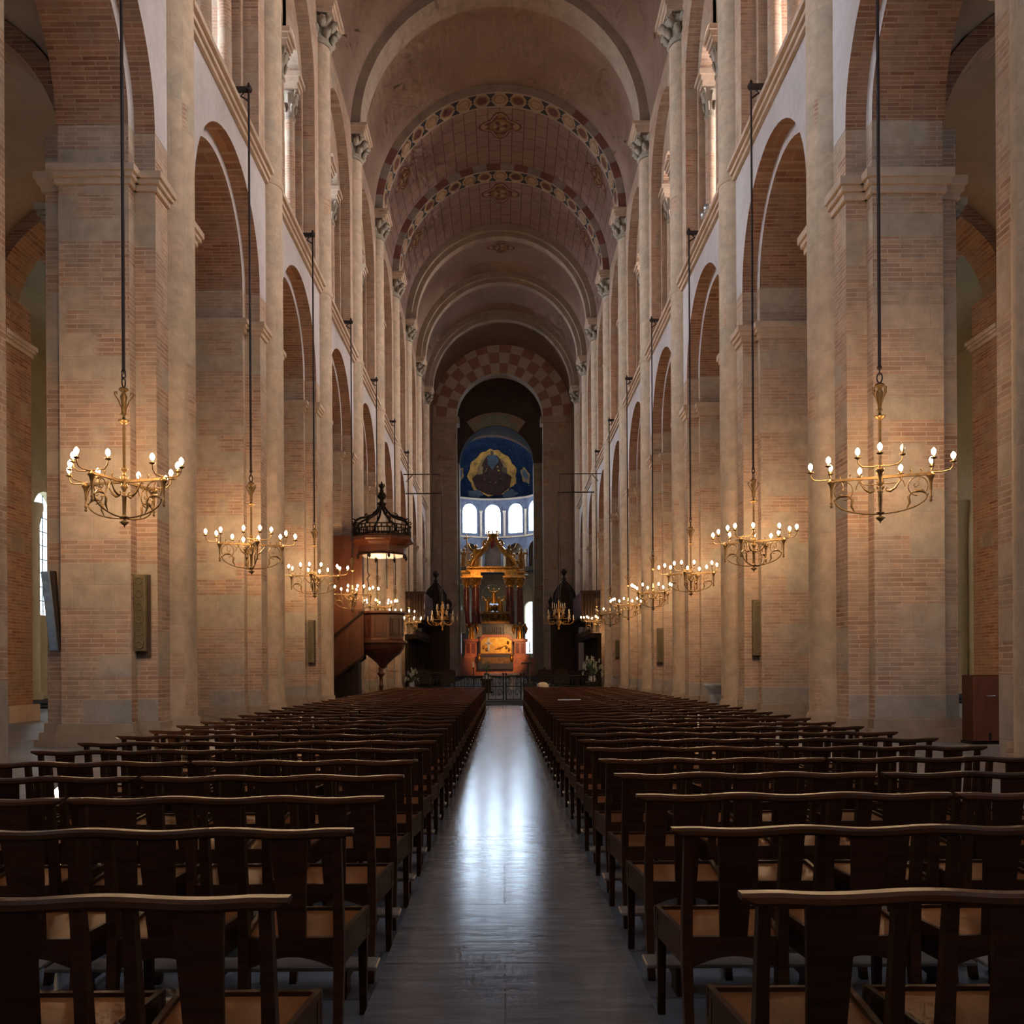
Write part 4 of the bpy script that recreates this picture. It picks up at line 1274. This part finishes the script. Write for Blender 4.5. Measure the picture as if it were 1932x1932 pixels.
def stand(px, D, z1, label, mat=M['oak_dark'], w=.35):
    x = at(px, 1280, D)[0]
    o = thing('wooden_pedestal', label, 'pedestal', (x, D, .2))
    m = MB(); m.bbox(-w, w, -w, w, 0, .1, .01); m.bbox(-w*.7, w*.7, -w*.7, w*.7, .1, z1-.08, .01); m.build('body', mat, o)
    m = MB(); m.bbox(-w, w, -w, w, z1-.08, z1, .01); m.build('top', mat, o)
for (px, D, ztop, hh, w, lab, n, sd_) in ((777, 50, .35, 1.15, .42, 'bushy white flowers in a vase left of the choir entrance', 30, 3), (1117, 52, .55, 1.6, .62, 'tall spray of white flowers in a vase right of the choir entrance', 34, 5)):
    stand(px, D, ztop, 'dark pedestal under the %s' % ('left white flowers' if px < 900 else 'right white flowers'))
    flower_arrangement(px, 1280, D, hh, w, lab, 'droop', .2+ztop, n=n, seed=sd_)
flower_arrangement(918, 1285, 50, 1.25, .34, 'white lilies with long green leaves in front of the altar', 'lily', .95, n=22, seed=9)
flower_arrangement(990, 1300, 44, .95, .28, 'small white lilies by the right end of the gate', 'lily', .2, n=18, seed=11)
stand(918, 50, .75, 'dark pedestal under the altar lilies')
# ------------------------------------------------------------------ choir stalls, galleries, canopies
def stalls(s):
    sd = 'left' if s < 0 else 'right'
    o = thing('choir_stalls', 'black carved choir stalls along the %s side of the choir' % sd, 'choir stalls', (s*5.6, 63.5, .2))
    L = 10.8
    m = MB(); m.box(s*1.0, s*1.15, 0, L, 0, 3.4)
    for i in range(8): m.box(s*.90, s*1.02, i*1.5-.06, i*1.5+.06, 1.2, 3.4)
    m.build('high_back', M['oak_dark'], o)
    m = MB(); m.box(s*.35, s*1.15, -.1, L+.1, 3.4, 3.55); m.box(s*.28, s*1.15, -.15, L+.15, 3.55, 3.72)
    for i in range(15): m.lathe([(.07,3.72),(.05,3.8),(.09,3.88),(.02,4.05)], 6, (s*.35, i*.72))
    m.build('cornice', M['oak_dark'], o)
    m = MB(); m.box(s*.35, s*1.0, 0, L, .55, .62)
    for i in range(12): m.box(s*.3, s*1.0, i*.98-.03, i*.98+.03, 0, 1.15)
    m.build('seats', M['oak_dark'], o)
    m = MB(); m.box(s*-.55, s*-.45, 0, L, 0, 1.0); m.box(s*-.75, s*-.40, -.05, L+.05, 1.0, 1.06)
    for i in range(7): m.box(s*-.60, s*-.55, i*1.45, i*1.45+1.1, .2, .85)
    m.build('desk_front', M['oak_dark'], o)
    m = MB(); m.box(s*-1.3, s*-1.2, 1, L, 0, .62); m.box(s*-1.4, s*-1.1, .9, L, .62, .68)
    for i in range(3): m.lathe([(.09,.62),(.05,.72),(.12,.84),(.09,.98),(.02,1.06)], 8, (s*-1.25, 1+i*4.2))
    m.build('front_bench', M['oak_dark'], o)
stalls(-1); stalls(1)
for s in (-1, 1):
    sd = 'left' if s < 0 else 'right'
    o = thing('organ_balcony', 'dark wooden balcony with pale rails high above the %s choir stalls' % sd, 'balcony', (s*6.2, 66.3, 4.95))
    L = 7.8
    m = MB(); m.box(-s*.55, s*.8, 0, L, .10, .26); m.box(-s*.35, s*.8, 0, L, -.12, .10); m.build('deck', M['oak_dark'], o)
    m = MB()
    m.box(-s*.58, -s*.50, 0, L, .26, .45); m.box(-s*.60, -s*.46, -.05, L, 1.95, 2.08)
    for i in range(25): m.lathe([(.05,.45),(.07,.75),(.035,1.0),(.06,1.5),(.05,1.95)], 6, (-s*.54, i*L/24))
    m.build('balustrade', wood('rail_maroon', (.06,.028,.035), (.12,.06,.07), .35), o)
    m = MB(); m.box(-s*.58, s*.8, .02, .08, .26, 1.95); m.box(-s*.64, s*.8, -.08, .08, 1.95, 2.14)
    for i in range(7): m.lathe([(.05,.3),(.08,.75),(.04,1.0),(.07,1.5),(.05,1.95)], 6, (-s*.5+s*i*.2, -.04))
    m.build('end_panel', M['oak_dark'], o)
    if s < 0:
        m = MB(); m.tube([(.55,.0,1.9),(.5,8,2.2)], .05, 5); m.tube([(.55,0,.3),(.55,0,2.2)], .05, 5); m.build('handrail', M['steel'], o)
def canopy(px, D, ytop, label):
    x, zt = at(px, ytop, D)
    o = thing('domed_canopy', label, 'canopied throne', (x, D, .2))
    H = zt-.2; w = .95
    m = MB()
    for sx in (-1,1):
        for sy in (-1,1): m.bbox(sx*w-.12, sx*w+.12, sy*w-.12, sy*w+.12, 0, H-4.1, .01)
    m.box(-w, w, w-.05, w+.05, 0, H-4.1); m.build('posts', M['oak_dark'], o)
    m = MB(); m.box(-w*.9,w*.9,-.5,w,0,.9); m.box(-w*.9,w*.9,.5,w,.9,2.2); m.build('seat', M['oak_dark'], o)
    m = MB()
    for a,b,e in ((0,.25,.25),(.25,.8,.12),(.8,1.0,.3),(1.0,1.2,.38)): m.box(-w-e,w+e,-w-e,w+e,H-4.2+a,H-4.2+b)
    for i in range(8):
        for sy in (-1,1): m.lathe([(.09,0),(.05,.2),(.1,.32),(.02,.5)], 6, (0,0)) if False else None
    for sx in (-1,1):
        for sy in (-1,1): m.lathe([(.12,H-3.0),(.07,H-2.8),(.14,H-2.6),(.02,H-2.3)], 8, (sx*(w+.2), sy*(w+.2)))
    m.build('entablature', M['oak_dark'], o)
    m = MB()
    r = w*.98
    m.lathe([(r*1.02,H-3.0),(r*1.02,H-2.7),(r*.95,H-2.6)], 8, smooth=False, a0=O8)
    m.lathe([(r*1.0,H-2.7),(r*1.02,H-2.3),(r*.92,H-1.9),(r*.66,H-1.5),(r*.34,H-1.2),(r*.16,H-1.0),(r*.10,H-.85)], 16, smooth=True)
    for i in range(8):
        a = O8+pi/4*i; m.tube([(q*cos(a),q*sin(a),z) for q,z in ((r*1.02,H-2.7),(r*1.05,H-2.3),(r*.95,H-1.9),(r*.69,H-1.5),(r*.37,H-1.2),(r*.15,H-.95))], .05, 5)
    m.build('dome', M['oak_dark'], o)
    m = MB(); m.lathe([(.08,H-.95),(.2,H-.8),(.06,H-.65),(.10,H-.5),(.22,H-.35),(.28,H-.15),(.10,H-.05),(.2,H)], 10); m.build('finial', M['oak_dark'], o)
canopy(822, 76, 1078, 'black carved throne with a domed canopy at the far end of the left stalls')
canopy(1064, 76, 1074, 'black carved throne with a domed canopy at the far end of the right stalls')

# dark chairs and desks in front of the choir
for i, (px, D, lab) in enumerate(((800, 58, 'dark carved armchair group seat near the left flowers'), (846, 60, 'dark carved chair in the choir, left of the altar lilies'), (1028, 60, 'dark carved chair in the choir, behind the cream lamp'), (1060, 56, 'dark carved bench seat near the right flowers'))):
    x = at(px, 1270, D)[0]
    o = thing('carved_armchair', lab, 'chair', (x, D, .2))
    m = MB(); m.bbox(-.45,.45,-.35,.35,.38,.48,.02); m.build('seat', M['oak_dark'], o)
    m = MB(); m.prism([(-.45,.48),(.45,.48),(.45,1.15),(.25,1.28),(.12,1.25),(0,1.42),(-.12,1.25),(-.25,1.28),(-.45,1.15)], .28,.36); m.build('backrest', M['oak_dark'], o)
    for sx in (-1,1):
        for y in (-.3,.3):
            m = MB(); m.bar([(sx*.4,y,0,.06,.06),(sx*.4,y,.40,.07,.07)]); m.build('leg', M['oak_dark'], o)
        m = MB(); m.tube([(sx*.42,.3,.78),(sx*.44,-.1,.76),(sx*.44,-.34,.70),(sx*.43,-.34,.48)], .035, 5); m.build('armrest', M['oak_dark'], o)

# ------------------------------------------------------------------ unlit choir chandeliers with their wall brackets
def choir_chandelier(px, py, D, label, s, pb):
    x, z = at(px, py, D)
    o = thing('choir_chandelier', label, 'chandelier', (x, D, z-.9))
    m = MB(); m.lathe([(.01,-.25),(.08,-.15),(.03,0),(.16,.15),(.2,.3),(.08,.5),(.05,.8),(.12,1.0),(.05,1.2),(.04,1.7),(.08,1.8),(.02,1.9)], 10); m.build('stem', M['gold_dull'], o)
    for tier, (n, r, zz) in enumerate(((8,1.05,.35),(8,.8,.75),(6,.45,1.2))):
        for i in range(n):
            a = 2*pi*i/n + tier*.4
            P = lambda q, h: (q*cos(a), q*sin(a), h)
            m = MB()
            m.tube([P(.1,zz+.05),P(r*.4,zz-.18),P(r*.75,zz-.2),P(r*.97,zz-.05),P(r,zz+.12)], .017, 5)
            m.tube([P(r*.4,zz-.18),P(r*.5,zz+.02),P(r*.62,zz-.02)], .014, 4)
            m.lathe([(.03,zz+.1),(.09,zz+.14),(.03,zz+.16)], 7, P(r,0)[:2])
            b = m.build('arm', M['gold_dull'], o)
            m = MB(); m.lathe([(.020,zz+.16),(.020,zz+.42),(.004,zz+.48)], 6, P(r,0)[:2]); m.build('candle', M['cloth_white'], b)
    x2, z2 = at(pb[0], pb[1], D)
    m = MB(); m.tube([(0,0,1.9),(0,0,z2-(z-.9))], .03, 5); m.tube([(0,0,z2-z+.9),(s*2.6,0,z2-z+.9)], .05, 5)
    m.build('suspension_rod', M['rod'], o)
choir_chandelier(835, 1160, 66, 'unlit gilt chandelier with many branches hanging in the choir on the left', -1, (835, 931))
choir_chandelier(1054, 1158, 66, 'unlit gilt chandelier with many branches hanging in the choir on the right', 1, (1048, 929))
for i, (pa, pb, y, D, lab) in enumerate(((795, 832, 895, 61, 'long thin iron bracket reaching out high on the left choir wall'), (1056, 1100, 894, 61, 'long thin iron bracket reaching out high on the right choir wall'))):
    xa, z = at(pa, y, D); xb, _ = at(pb, y, D)
    o = thing('iron_bracket', lab, 'bracket', ((xa if i == 0 else xb), D, z))
    s = -1 if i == 0 else 1
    reach = abs(xb-xa)
    m = MB(); m.tube([(s*1.2,0,0),(-s*reach,0,0)], .035, 5); m.build('arm', M['iron'], o)
    m = MB(); m.tube([(-s*reach,0,0),(-s*reach,0,-8.5)], .014, 5); m.build('cable', M['rod'], o)
    m = MB(); m.tube([(s*1.0,0,-.5),(s*.6,0,-.05)], .03, 5); m.build('brace', M['iron'], o)

# ------------------------------------------------------------------ high altar with baldachin
DA = 106.0
def AX(px, py, D=DA): return at(px, py, D)
SCL = DA/F
XM = AX(935, 1200)[0]
al = thing('high_altar', 'marble and gilded high altar with a gold relief front under the baldachin', 'altar', (XM, DA, .75))
def rel(px, py, D=DA):
    x, z = at(px, py, D); return x-XM, z-.75
def rbox(m, p0, q0, p1, q1, y0, y1, D=DA, mat=0):
    a = rel(p0, q0, D); b = rel(p1, q1, D)
    m.box(a[0], b[0], y0, y1, a[1], b[1], mat)
m = MB(); rbox(m, 869, 1242, 1007, 1275, -1.6, 3.0); rbox(m, 876, 1237, 1000, 1250, -1.3, 3.0); m.build('marble_steps', M['marble_pink'], al)
m = MB(); rbox(m, 903, 1236, 968, 1262, -2.1, -.9); m.build('lower_altar', M['marble_dark'], al)
m = MB(); rbox(m, 910, 1241, 962, 1252, -2.14, -2.05); m.build('lower_altar_panel', plain('bronze_relief', (.20,.10,.04), .45, .3, var=.5, scale=4), al)
for px in (903, 963):
    m = MB(); a = rel(px+2, 1243); m.ball((a[0], -2.15, a[1]), .22, 8, sz=1.7); m.ball((a[0], -2.2, a[1]+.42), .15, 8); m.build('gilt_cherub', M['gold'], al)
m = MB(); rbox(m, 905, 1202, 967, 1237, -.9, 1.6); m.build('altar_block', M['marble_red'], al)
m = MB(); rbox(m, 904, 1236, 968, 1241, -1.1, .2); m.build('altar_ledge', M['marble_grey'], al)
# gold relief with rounded top corners
a = rel(907, 1203); b = rel(965, 1233); r_ = .45
pl = [(a[0],b[1]),(b[0],b[1])] + [(b[0]-r_+r_*cos(t), a[1]-r_+r_*sin(t)) for t in [pi/2*i/6 for i in range(7)]] + [(a[0]+r_-r_*sin(t), a[1]-r_+r_*cos(t)) for t in [pi/2*i/6 for i in range(7)]]
m = MB(); m.prism(pl, -1.02, -.88); rl = m.build('gold_relief', plain('gold_panel', (.70,.40,.085), .38, .55, var=.4, scale=2.5, bump=.6), al)
m = MB(); c = rel(922, 1217)
m.box(c[0]-.09, c[0]+.09, -1.12, -1.02, c[1]-.75, c[1]+.75); m.box(c[0]-.38, c[0]+.38, -1.12, -1.02, c[1]+.08, c[1]+.26)
m.build('altar_cross', M['steel'], rl)
m = MB(); c = rel(934, 1224); m.tube([(c[0]+.0,-1.03,c[1]-.1),(c[0]+.6,-1.06,c[1]+.05),(c[0]+1.2,-1.03,c[1]+.35)], [.05,.12,.04], 6)
for px, py in ((913,1222),(918,1226),(955,1222),(958,1213),(960,1226)):
    c = rel(px, py); m.ball((c[0],-1.02,c[1]), .16, 7, sz=1.5)
m.build('relief_figures', M['gold_dull'], rl)
# red border over the relief
a = rel(904, 1198); b = rel(968, 1203)
m = MB(); m.prism([(a[0],b[1]-.35),(a[0]+.3,b[1]-.35),(a[0]+.75,b[1]),(b[0]-.75,b[1]),(b[0]-.3,b[1]-.35),(b[0],b[1]-.35),(b[0]-.45,a[1]),(a[0]+.45,a[1])], -1.1, -.8); m.build('relief_cornice', M['marble_pink'], al)
# side pedestals with panels
for pc, nm in ((889, 'l'), (981, 'r')):
    m = MB(); rbox(m, pc-11, 1210, pc+11, 1238, -1.0, .6); ps = m.build('side_pedestal', M['marble_pink'], al)
    m = MB(); rbox(m, pc-14, 1206, pc+14, 1211, -1.2, .7); m.build('pedestal_cornice', M['marble_pink'], ps)
    for q in (-5, 5):
        m = MB(); rbox(m, pc+q-3.4, 1214, pc+q+3.4, 1233, -1.05, -.98); m.build('red_panel', M['marble_red'], ps)
# dark tabernacle screen behind
m = MB(); rbox(m, 905, 1176, 966, 1203, .6, 1.0)
for i in range(16): 
    c = rel(909+i*3.5, 1183); d = rel(909+i*3.5, 1198); m.tube([(c[0],.55,c[1]),(d[0],.55,d[1])], .05, 4)
m.build('dark_screen', M['marble_dark'], al)
m = MB(); rbox(m, 905, 1154, 963, 1158, .2, 1.8); rbox(m, 907, 1172, 962, 1176, .3, 1.8); rbox(m, 908, 1158, 961, 1173, .7, 1.8)
m.build('gilded_casket', M['gold_dull'], al)
m = MB()
for i in range(7):
    c = rel(911+i*7.8, 1165); m.tube([(c[0]-.2,.65,c[1]+.4),(c[0]+.1,.5,c[1]+.1),(c[0]-.1,.5,c[1]-.2),(c[0]+.2,.65,c[1]-.45)], [.06,.14,.12,.05], 6)
c = rel(934, 1163); m.ball((c[0],.55,c[1]), .45, 10, sz=1.2)
m.build('gilt_scrolls', M['gold_dull'], al)
# baldachin: a thing of its own standing round the altar
bl = thing('baldachin', 'red marble columned baldachin with a gilded crown over the high altar', 'baldachin', (XM, DA+1, .75))
DB = DA+1
for i, (px, yo, r, D2) in enumerate(((880, 1.9, .40, DB+2),(897.5, -.2, .50, DB),(962, -.2, .50, DB),(981, 1.9, .40, DB+2))):
    x, zt = at(px, 1107, D2); x -= XM; zt -= .75
    y = D2-DB-.0
    zb = at(px, 1178, D2)[1]-.75
    m = MB(); m.lathe([(r*1.25,zb),(r*1.25,zb+.15),(r*1.0,zb+.4),(r*1.04,zb+1.2),(r*.82,zt)], 16, (x,y)); cl = m.build('column', M['marble_red'], bl)
    m = MB(); m.box(x-r*1.4, x+r*1.4, y-r*1.4, y+r*1.4, 0, zb); m.build('pedestal', M['marble_grey'], cl)
    m = MB(); capital(m, x, y, zt, zt+1.15, r*.85, r*1.5, 12, 0, 7); m.box(x-r*1.6, x+r*1.6, y-r*1.6, y+r*1.6, zt+1.0, zt+1.2); m.build('gilt_capital', M['gold'], cl)
    m = MB(); m.box(x-r*1.15, x+r*1.15, y-r*1.15, y+r*1.15, zt+1.2, zt+1.65); m.box(x-r*1.5, x+r*1.5, y-r*1.5, y+r*1.5, zt+1.65, zt+1.85); m.build('impost_block', M['gold'], cl)
def b_rel(px, py, D=DB): 
    x, z = at(px, py, D); return x-XM, z-.75
m = MB()
a = b_rel(880, 1070.5); b = b_rel(979, 1077)
m.box(a[0], b[0], -.7, .1, b[1], a[1]); a2 = b_rel(893, 1077); b2 = b_rel(966, 1080); m.box(a2[0], b2[0], -.6, 0, b2[1], a2[1])
for i in range(24):
    x = a[0] + (b[0]-a[0])*(i+.5)/24; m.ball((x, -.72, (a[1]+b[1])/2), .14, 6)
m.build('entablature', M['gold'], bl)
m = MB()
for p0, p1 in ((868, 886), (976, 996)):
    a = b_rel(p0, 1081, DB+2); b = b_rel(p1, 1084, DB+2); m.box(a[0], b[0], 1.2, 2.6, b[1], a[1])
m.build('side_cornice', M['gold_dull'], bl)
# ogee ribs rising to the crown
ct = b_rel(930, 1021)
for sx in (-1, 1):
    m = MB()
    pts = []
    for px, py, in ((41,1068),(37,1058),(30,1050),(22,1042),(14,1033),(8,1024),(5,1015)):
        p = b_rel(930+sx*px, py); pts.append((p[0], -.3, p[1]))
    m.tube(pts, [.34,.36,.34,.30,.28,.24,.22], 8)
    for px, py, rr in ((45,1062,.36),(38,1050,.34),(26,1041,.32),(16,1028,.28)):
        p = b_rel(930+sx*px, py); m.tube([(p[0]+.25*cos(t)*(1-.05*i), -.4, p[1]+.25*sin(t)*(1-.05*i)) for i, t in enumerate([.7*j for j in range(10)])], [.11]*10, 5)
    m.build('ogee_scroll', M['gold'], bl)
    m = MB()
    pts = [(p[0]*1.0, 1.4, p[2]) for p in pts]
    m.tube(pts, .22, 6); m.build('ogee_scroll', M['gold_dull'], bl)
m = MB(); zc = b_rel(930, 1024)
m.lathe([(.35,zc[1]),(.45,zc[1]+.2),(.40,zc[1]+.6),(.62,zc[1]+.75),(.66,zc[1]+.95),(.45,zc[1]+1.0)], 14, (zc[0],-.1))
for i in range(8):
    a = 2*pi*i/8; m.tube([(zc[0]+.6*cos(a), -.1+.6*sin(a), zc[1]+.9),(zc[0]+.72*cos(a), -.1+.72*sin(a), zc[1]+1.2),(zc[0]+.5*cos(a), -.1+.5*sin(a), zc[1]+1.35)], [.08,.09,.06], 5)
for sx in (-1,1):
    m.tube([(zc[0]+sx*(.85+.3*cos(t)), -.3, zc[1]-.1+.32*sin(t)) for t in [2*pi*j/12 for j in range(13)]], .13, 6)
m.build('crown', M['gold'], bl)
m = MB(); a = b_rel(930, 1016); m.tube([(a[0],-.3,a[1]),(a[0],-.45,a[1]-.6),(a[0]-.1,-.4,a[1]-1.2)], [.16,.26,.10], 6); m.build('red_drape', M['cloth_red'], bl)
# gold group of figures above the casket
def figure(m, x, y, z, h, lean=0.0, arms=(.6, -.5), mat=0):
    m.lathe([(h*.17,z),(h*.15,z+h*.2),(h*.13,z+h*.45),(h*.16,z+h*.62),(h*.15,z+h*.74),(h*.05,z+h*.82)], 10, (x,y), mat)
    m.ball((x+lean*h*.1, y, z+h*.9), h*.085, 8, mat, sz=1.2)
    for sx, up in ((-1, arms[0]), (1, arms[1])):
        s0 = Vector((x+sx*h*.14, y, z+h*.74)); e = s0 + Vector((sx*h*.14, -h*.06, up*h*.12)); hd = e + Vector((sx*h*.06, -h*.08, up*h*.2))
        m.tube([s0, e, hd], [h*.055, h*.045, h*.03], 6, mat)
    for q in range(5):
        a = q*1.25; m.tube([(x+h*.13*cos(a), y+h*.13*sin(a), z+h*.5),(x+h*.17*cos(a), y+h*.17*sin(a), z)], h*.025, 4, mat)
def statue(px, py0, py1, D, label, arms, wings=False, extra=None, mat='gold', lean=0):
    x, z0 = at(px, py1, D); z1 = at(px, py0, D)[1]; h = (z1-z0)*1.02
    o = thing('gilt_statue', label, 'statue', (x, D, z0))
    m = MB(); figure(m, 0, 0, 0, h, lean, arms); m.build('figure', M[mat], o)
    if wings:
        for sx in (-1,1):
            m = MB(); m.tube([(sx*h*.08,h*.1,h*.65),(sx*h*.28,h*.16,h*.85),(sx*h*.38,h*.16,h*.6),(sx*h*.34,h*.15,h*.3)], [h*.05,h*.1,h*.1,h*.03], 6)
            m.build('wing', M[mat], o)
    if extra: extra(o, h)
def staff(o, h):
    m = MB(); m.tube([(-h*.32,-.1,0),(-h*.42,-.1,h*1.45)], .06, 5); m.tube([(-h*.55,-.1,h*1.25),(-h*.30,-.1,h*1.30)], .06, 5); m.build('cross_staff', M['gold'], o)
zE = 0
statue(898, 1028, 1069, DB-.2, 'gilt standing saint with a cross staff on the left of the baldachin top', (.9,.3), False, staff)
statue(961, 1028, 1070, DB-.2, 'dull gilt standing saint on the right of the baldachin top', (.3,.9), False, None, 'gold_dull')
statue(875.5, 1034, 1069, DB+2.0, 'small gilt bust figure at the far left of the baldachin top', (-.3,-.2), False, None, 'gold_dull')
statue(983.5, 1034, 1074, DB+2.0, 'small gilt bust figure at the far right of the baldachin top', (-.3,-.2), False, None, 'gold_dull')
statue(889, 1174, 1206, DA-.2, 'gilt winged angel kneeling on the left altar pedestal', (.5,.8), True)
statue(981, 1174, 1206, DA-.2, 'gilt winged angel standing on the right altar pedestal', (-.4,.4), True)
x, z = at(932, 1155, DB); zt = at(932, 1110, DB)[1]
o = thing('gilt_figure_group', 'gilt group of a saint carried up by angels over the altar casket', 'statue group', (x, DB, z))
m = MB(); figure(m, 0, 0, 1.0, (zt-z-1.0), 0, (.9,.7)); m.build('saint', M['gold'], o)
for sx in (-1,1):
    m = MB(); figure(m, sx*.75, -.2, .05, 1.7, -sx, (.8,.6))
    m.tube([(sx*.8,.1,1.2),(sx*1.25,.15,1.75),(sx*1.35,.15,1.2)], [.08,.18,.05], 6); m.build('angel', M['gold'], o)
m = MB()
for i in range(9):
    a = 2*pi*i/9; m.ball((.75*cos(a), .1+.3*sin(a), .35+.25*(i%2)), .30, 8)
m.build('cloud_base', M['gold_dull'], o)
# banner on the left, candlesticks
x, z = at(874, 1185, DA-1)
o = thing('church_banner', 'cream and red cloth banner leaning left of the altar', 'banner', (x, DA-1, .75))
zt = at(874, 1150, DA-1)[1]-.75; zb2 = at(874, 1196, DA-1)[1]-.75
m = MB(); m.tube([(-.3,0,0),(.1,0,zt+.5)], .04, 6); m.build('pole', M['gold_dull'], o)
m = MB(); m.prism([(-.55,zb2),(.35,zb2+.1),(.12,zt),(-.4,zt-.1)], -.03, .03); m.build('cream_cloth', M['cloth_white'], o)
m = MB(); m.prism([(.1,zt),(.22,zt+.05),(.95,zb2+1.0),(.60,zb2+.7)], -.08, -.02); m.build('red_ribbon', M['cloth_red'], o)
for i, (px, yb_, yt, D, lab) in enumerate(((893, 1290, 1248, 60, 'tall iron candlestick standing left in front of the altar steps'), (999, 1272, 1210, 80, 'tall pale candle stand at the right of the altar steps'))):
    x, z1 = at(px, yt, D); 
    o = thing('candlestick', lab, 'candlestick', (x, D, .2))
    H = z1-.2
    m = MB(); m.lathe([(.18,0),(.16,.05),(.04,.1),(.03,H*.5),(.06,H*.52),(.03,H*.55),(.03,H*.75),(.11,H*.76),(.03,H*.78)], 10); m.build('stand', M['iron'] if i == 0 else M['gold_dull'], o)
    m = MB(); m.lathe([(.045,H*.78),(.045,H*.98),(.005,H)], 8); m.build('candle', M['cloth_white'], o)
# free-standing altar table and lectern in the choir
o = thing('stone_altar_table', 'plain grey altar table in front of the altar steps', 'table', (at(945,1280,58)[0], 58, .2))
m = MB(); m.bbox(-1.1,1.1,-.45,.45,.92,1.02,.01); m.build('top', M['marble_grey'], o)
for sx in (-1,1):
    m = MB(); m.bbox(sx*.7-.18, sx*.7+.18, -.3,.3,0,.92,.01); m.build('leg', M['marble_grey'], o)
o = thing('dark_reading_stand', 'black reading stand at the right of the altar steps', 'lectern', (at(997,1270,70)[0], 70, .2))
zz = at(997,1250,70)[1]-.2
m = MB(); m.lathe([(.3,0),(.3,.06),(.06,.12),(.06,zz-.1)], 10); m.build('post', M['iron'], o)
m = MB(); m.box(-.55,.25,-.2,.2,zz-.1,zz); m.build('desk', M['iron'], o)
# grey steps before the altar
m = MB()
for i in range(6): m.box(XM-3.6+.2*i, XM+3.6-.2*i, 86+.5*i, 92, .2+.09*i, .2+.09*(i+1))
tag(m.build('trim_2', M['marble_grey']), 'grey stone steps up to the high altar', 'steps', kind='structure')

# warm spotlights on the altar
def spot(loc, tgt, e, col, ang, soft=.2):
    L = bpy.data.lights.new('altar_spot', 'SPOT'); L.energy = e; L.color = col; L.spot_size = ang; L.spot_blend = .5; L.shadow_soft_size = soft
    o = bpy.data.objects.new('altar_spot', L); COL.objects.link(o); o.location = loc
    d = Vector(tgt)-Vector(loc); o.rotation_euler = d.to_track_quat('-Z', 'Y').to_euler()
spot((-3.2, 95, 12.5), (XM-1.5, DA, 11.5), 750, (1,.55,.22), .6)
spot((2.0, 95, 7.0), (XM, DA, 3.2), 3000, (1,.52,.20), .70)
# ------------------------------------------------------------------ light, sky, camera
w = bpy.data.worlds.new('World'); SC.world = w; w.use_nodes = True
w.node_tree.nodes['Background'].inputs[0].default_value = (.55,.72,1,1)
w.node_tree.nodes['Background'].inputs[1].default_value = .6

cam = bpy.data.cameras.new('camera'); co = bpy.data.objects.new('camera', cam); COL.objects.link(co)
co.location = (0, 0, EYE); co.rotation_euler = (pi/2, ROLL, 0)
cam.sensor_width = 36; cam.sensor_fit = 'HORIZONTAL'; cam.lens = 36*F/1932
cam.shift_x = (966-VX)/1932; cam.shift_y = (VY-966)/1932
cam.clip_start = .05; cam.clip_end = 400
SC.camera = co
vs = SC.view_settings
vs.view_transform = 'Standard'; vs.look = 'None'; vs.gamma = 1; vs.use_curve_mapping = False; vs.exposure = 0.16
cy = SC.cycles
cy.use_denoising = True
cy.max_bounces = 4; cy.diffuse_bounces = 4; cy.glossy_bounces = 3; cy.transmission_bounces = 2
cy.sample_clamp_indirect = 4; cy.sample_clamp_direct = 0
cy.caustics_reflective = False; cy.caustics_refractive = False
cy.use_light_tree = True
cy.use_adaptive_sampling = True; cy.adaptive_threshold = .09; cy.adaptive_min_samples = 12
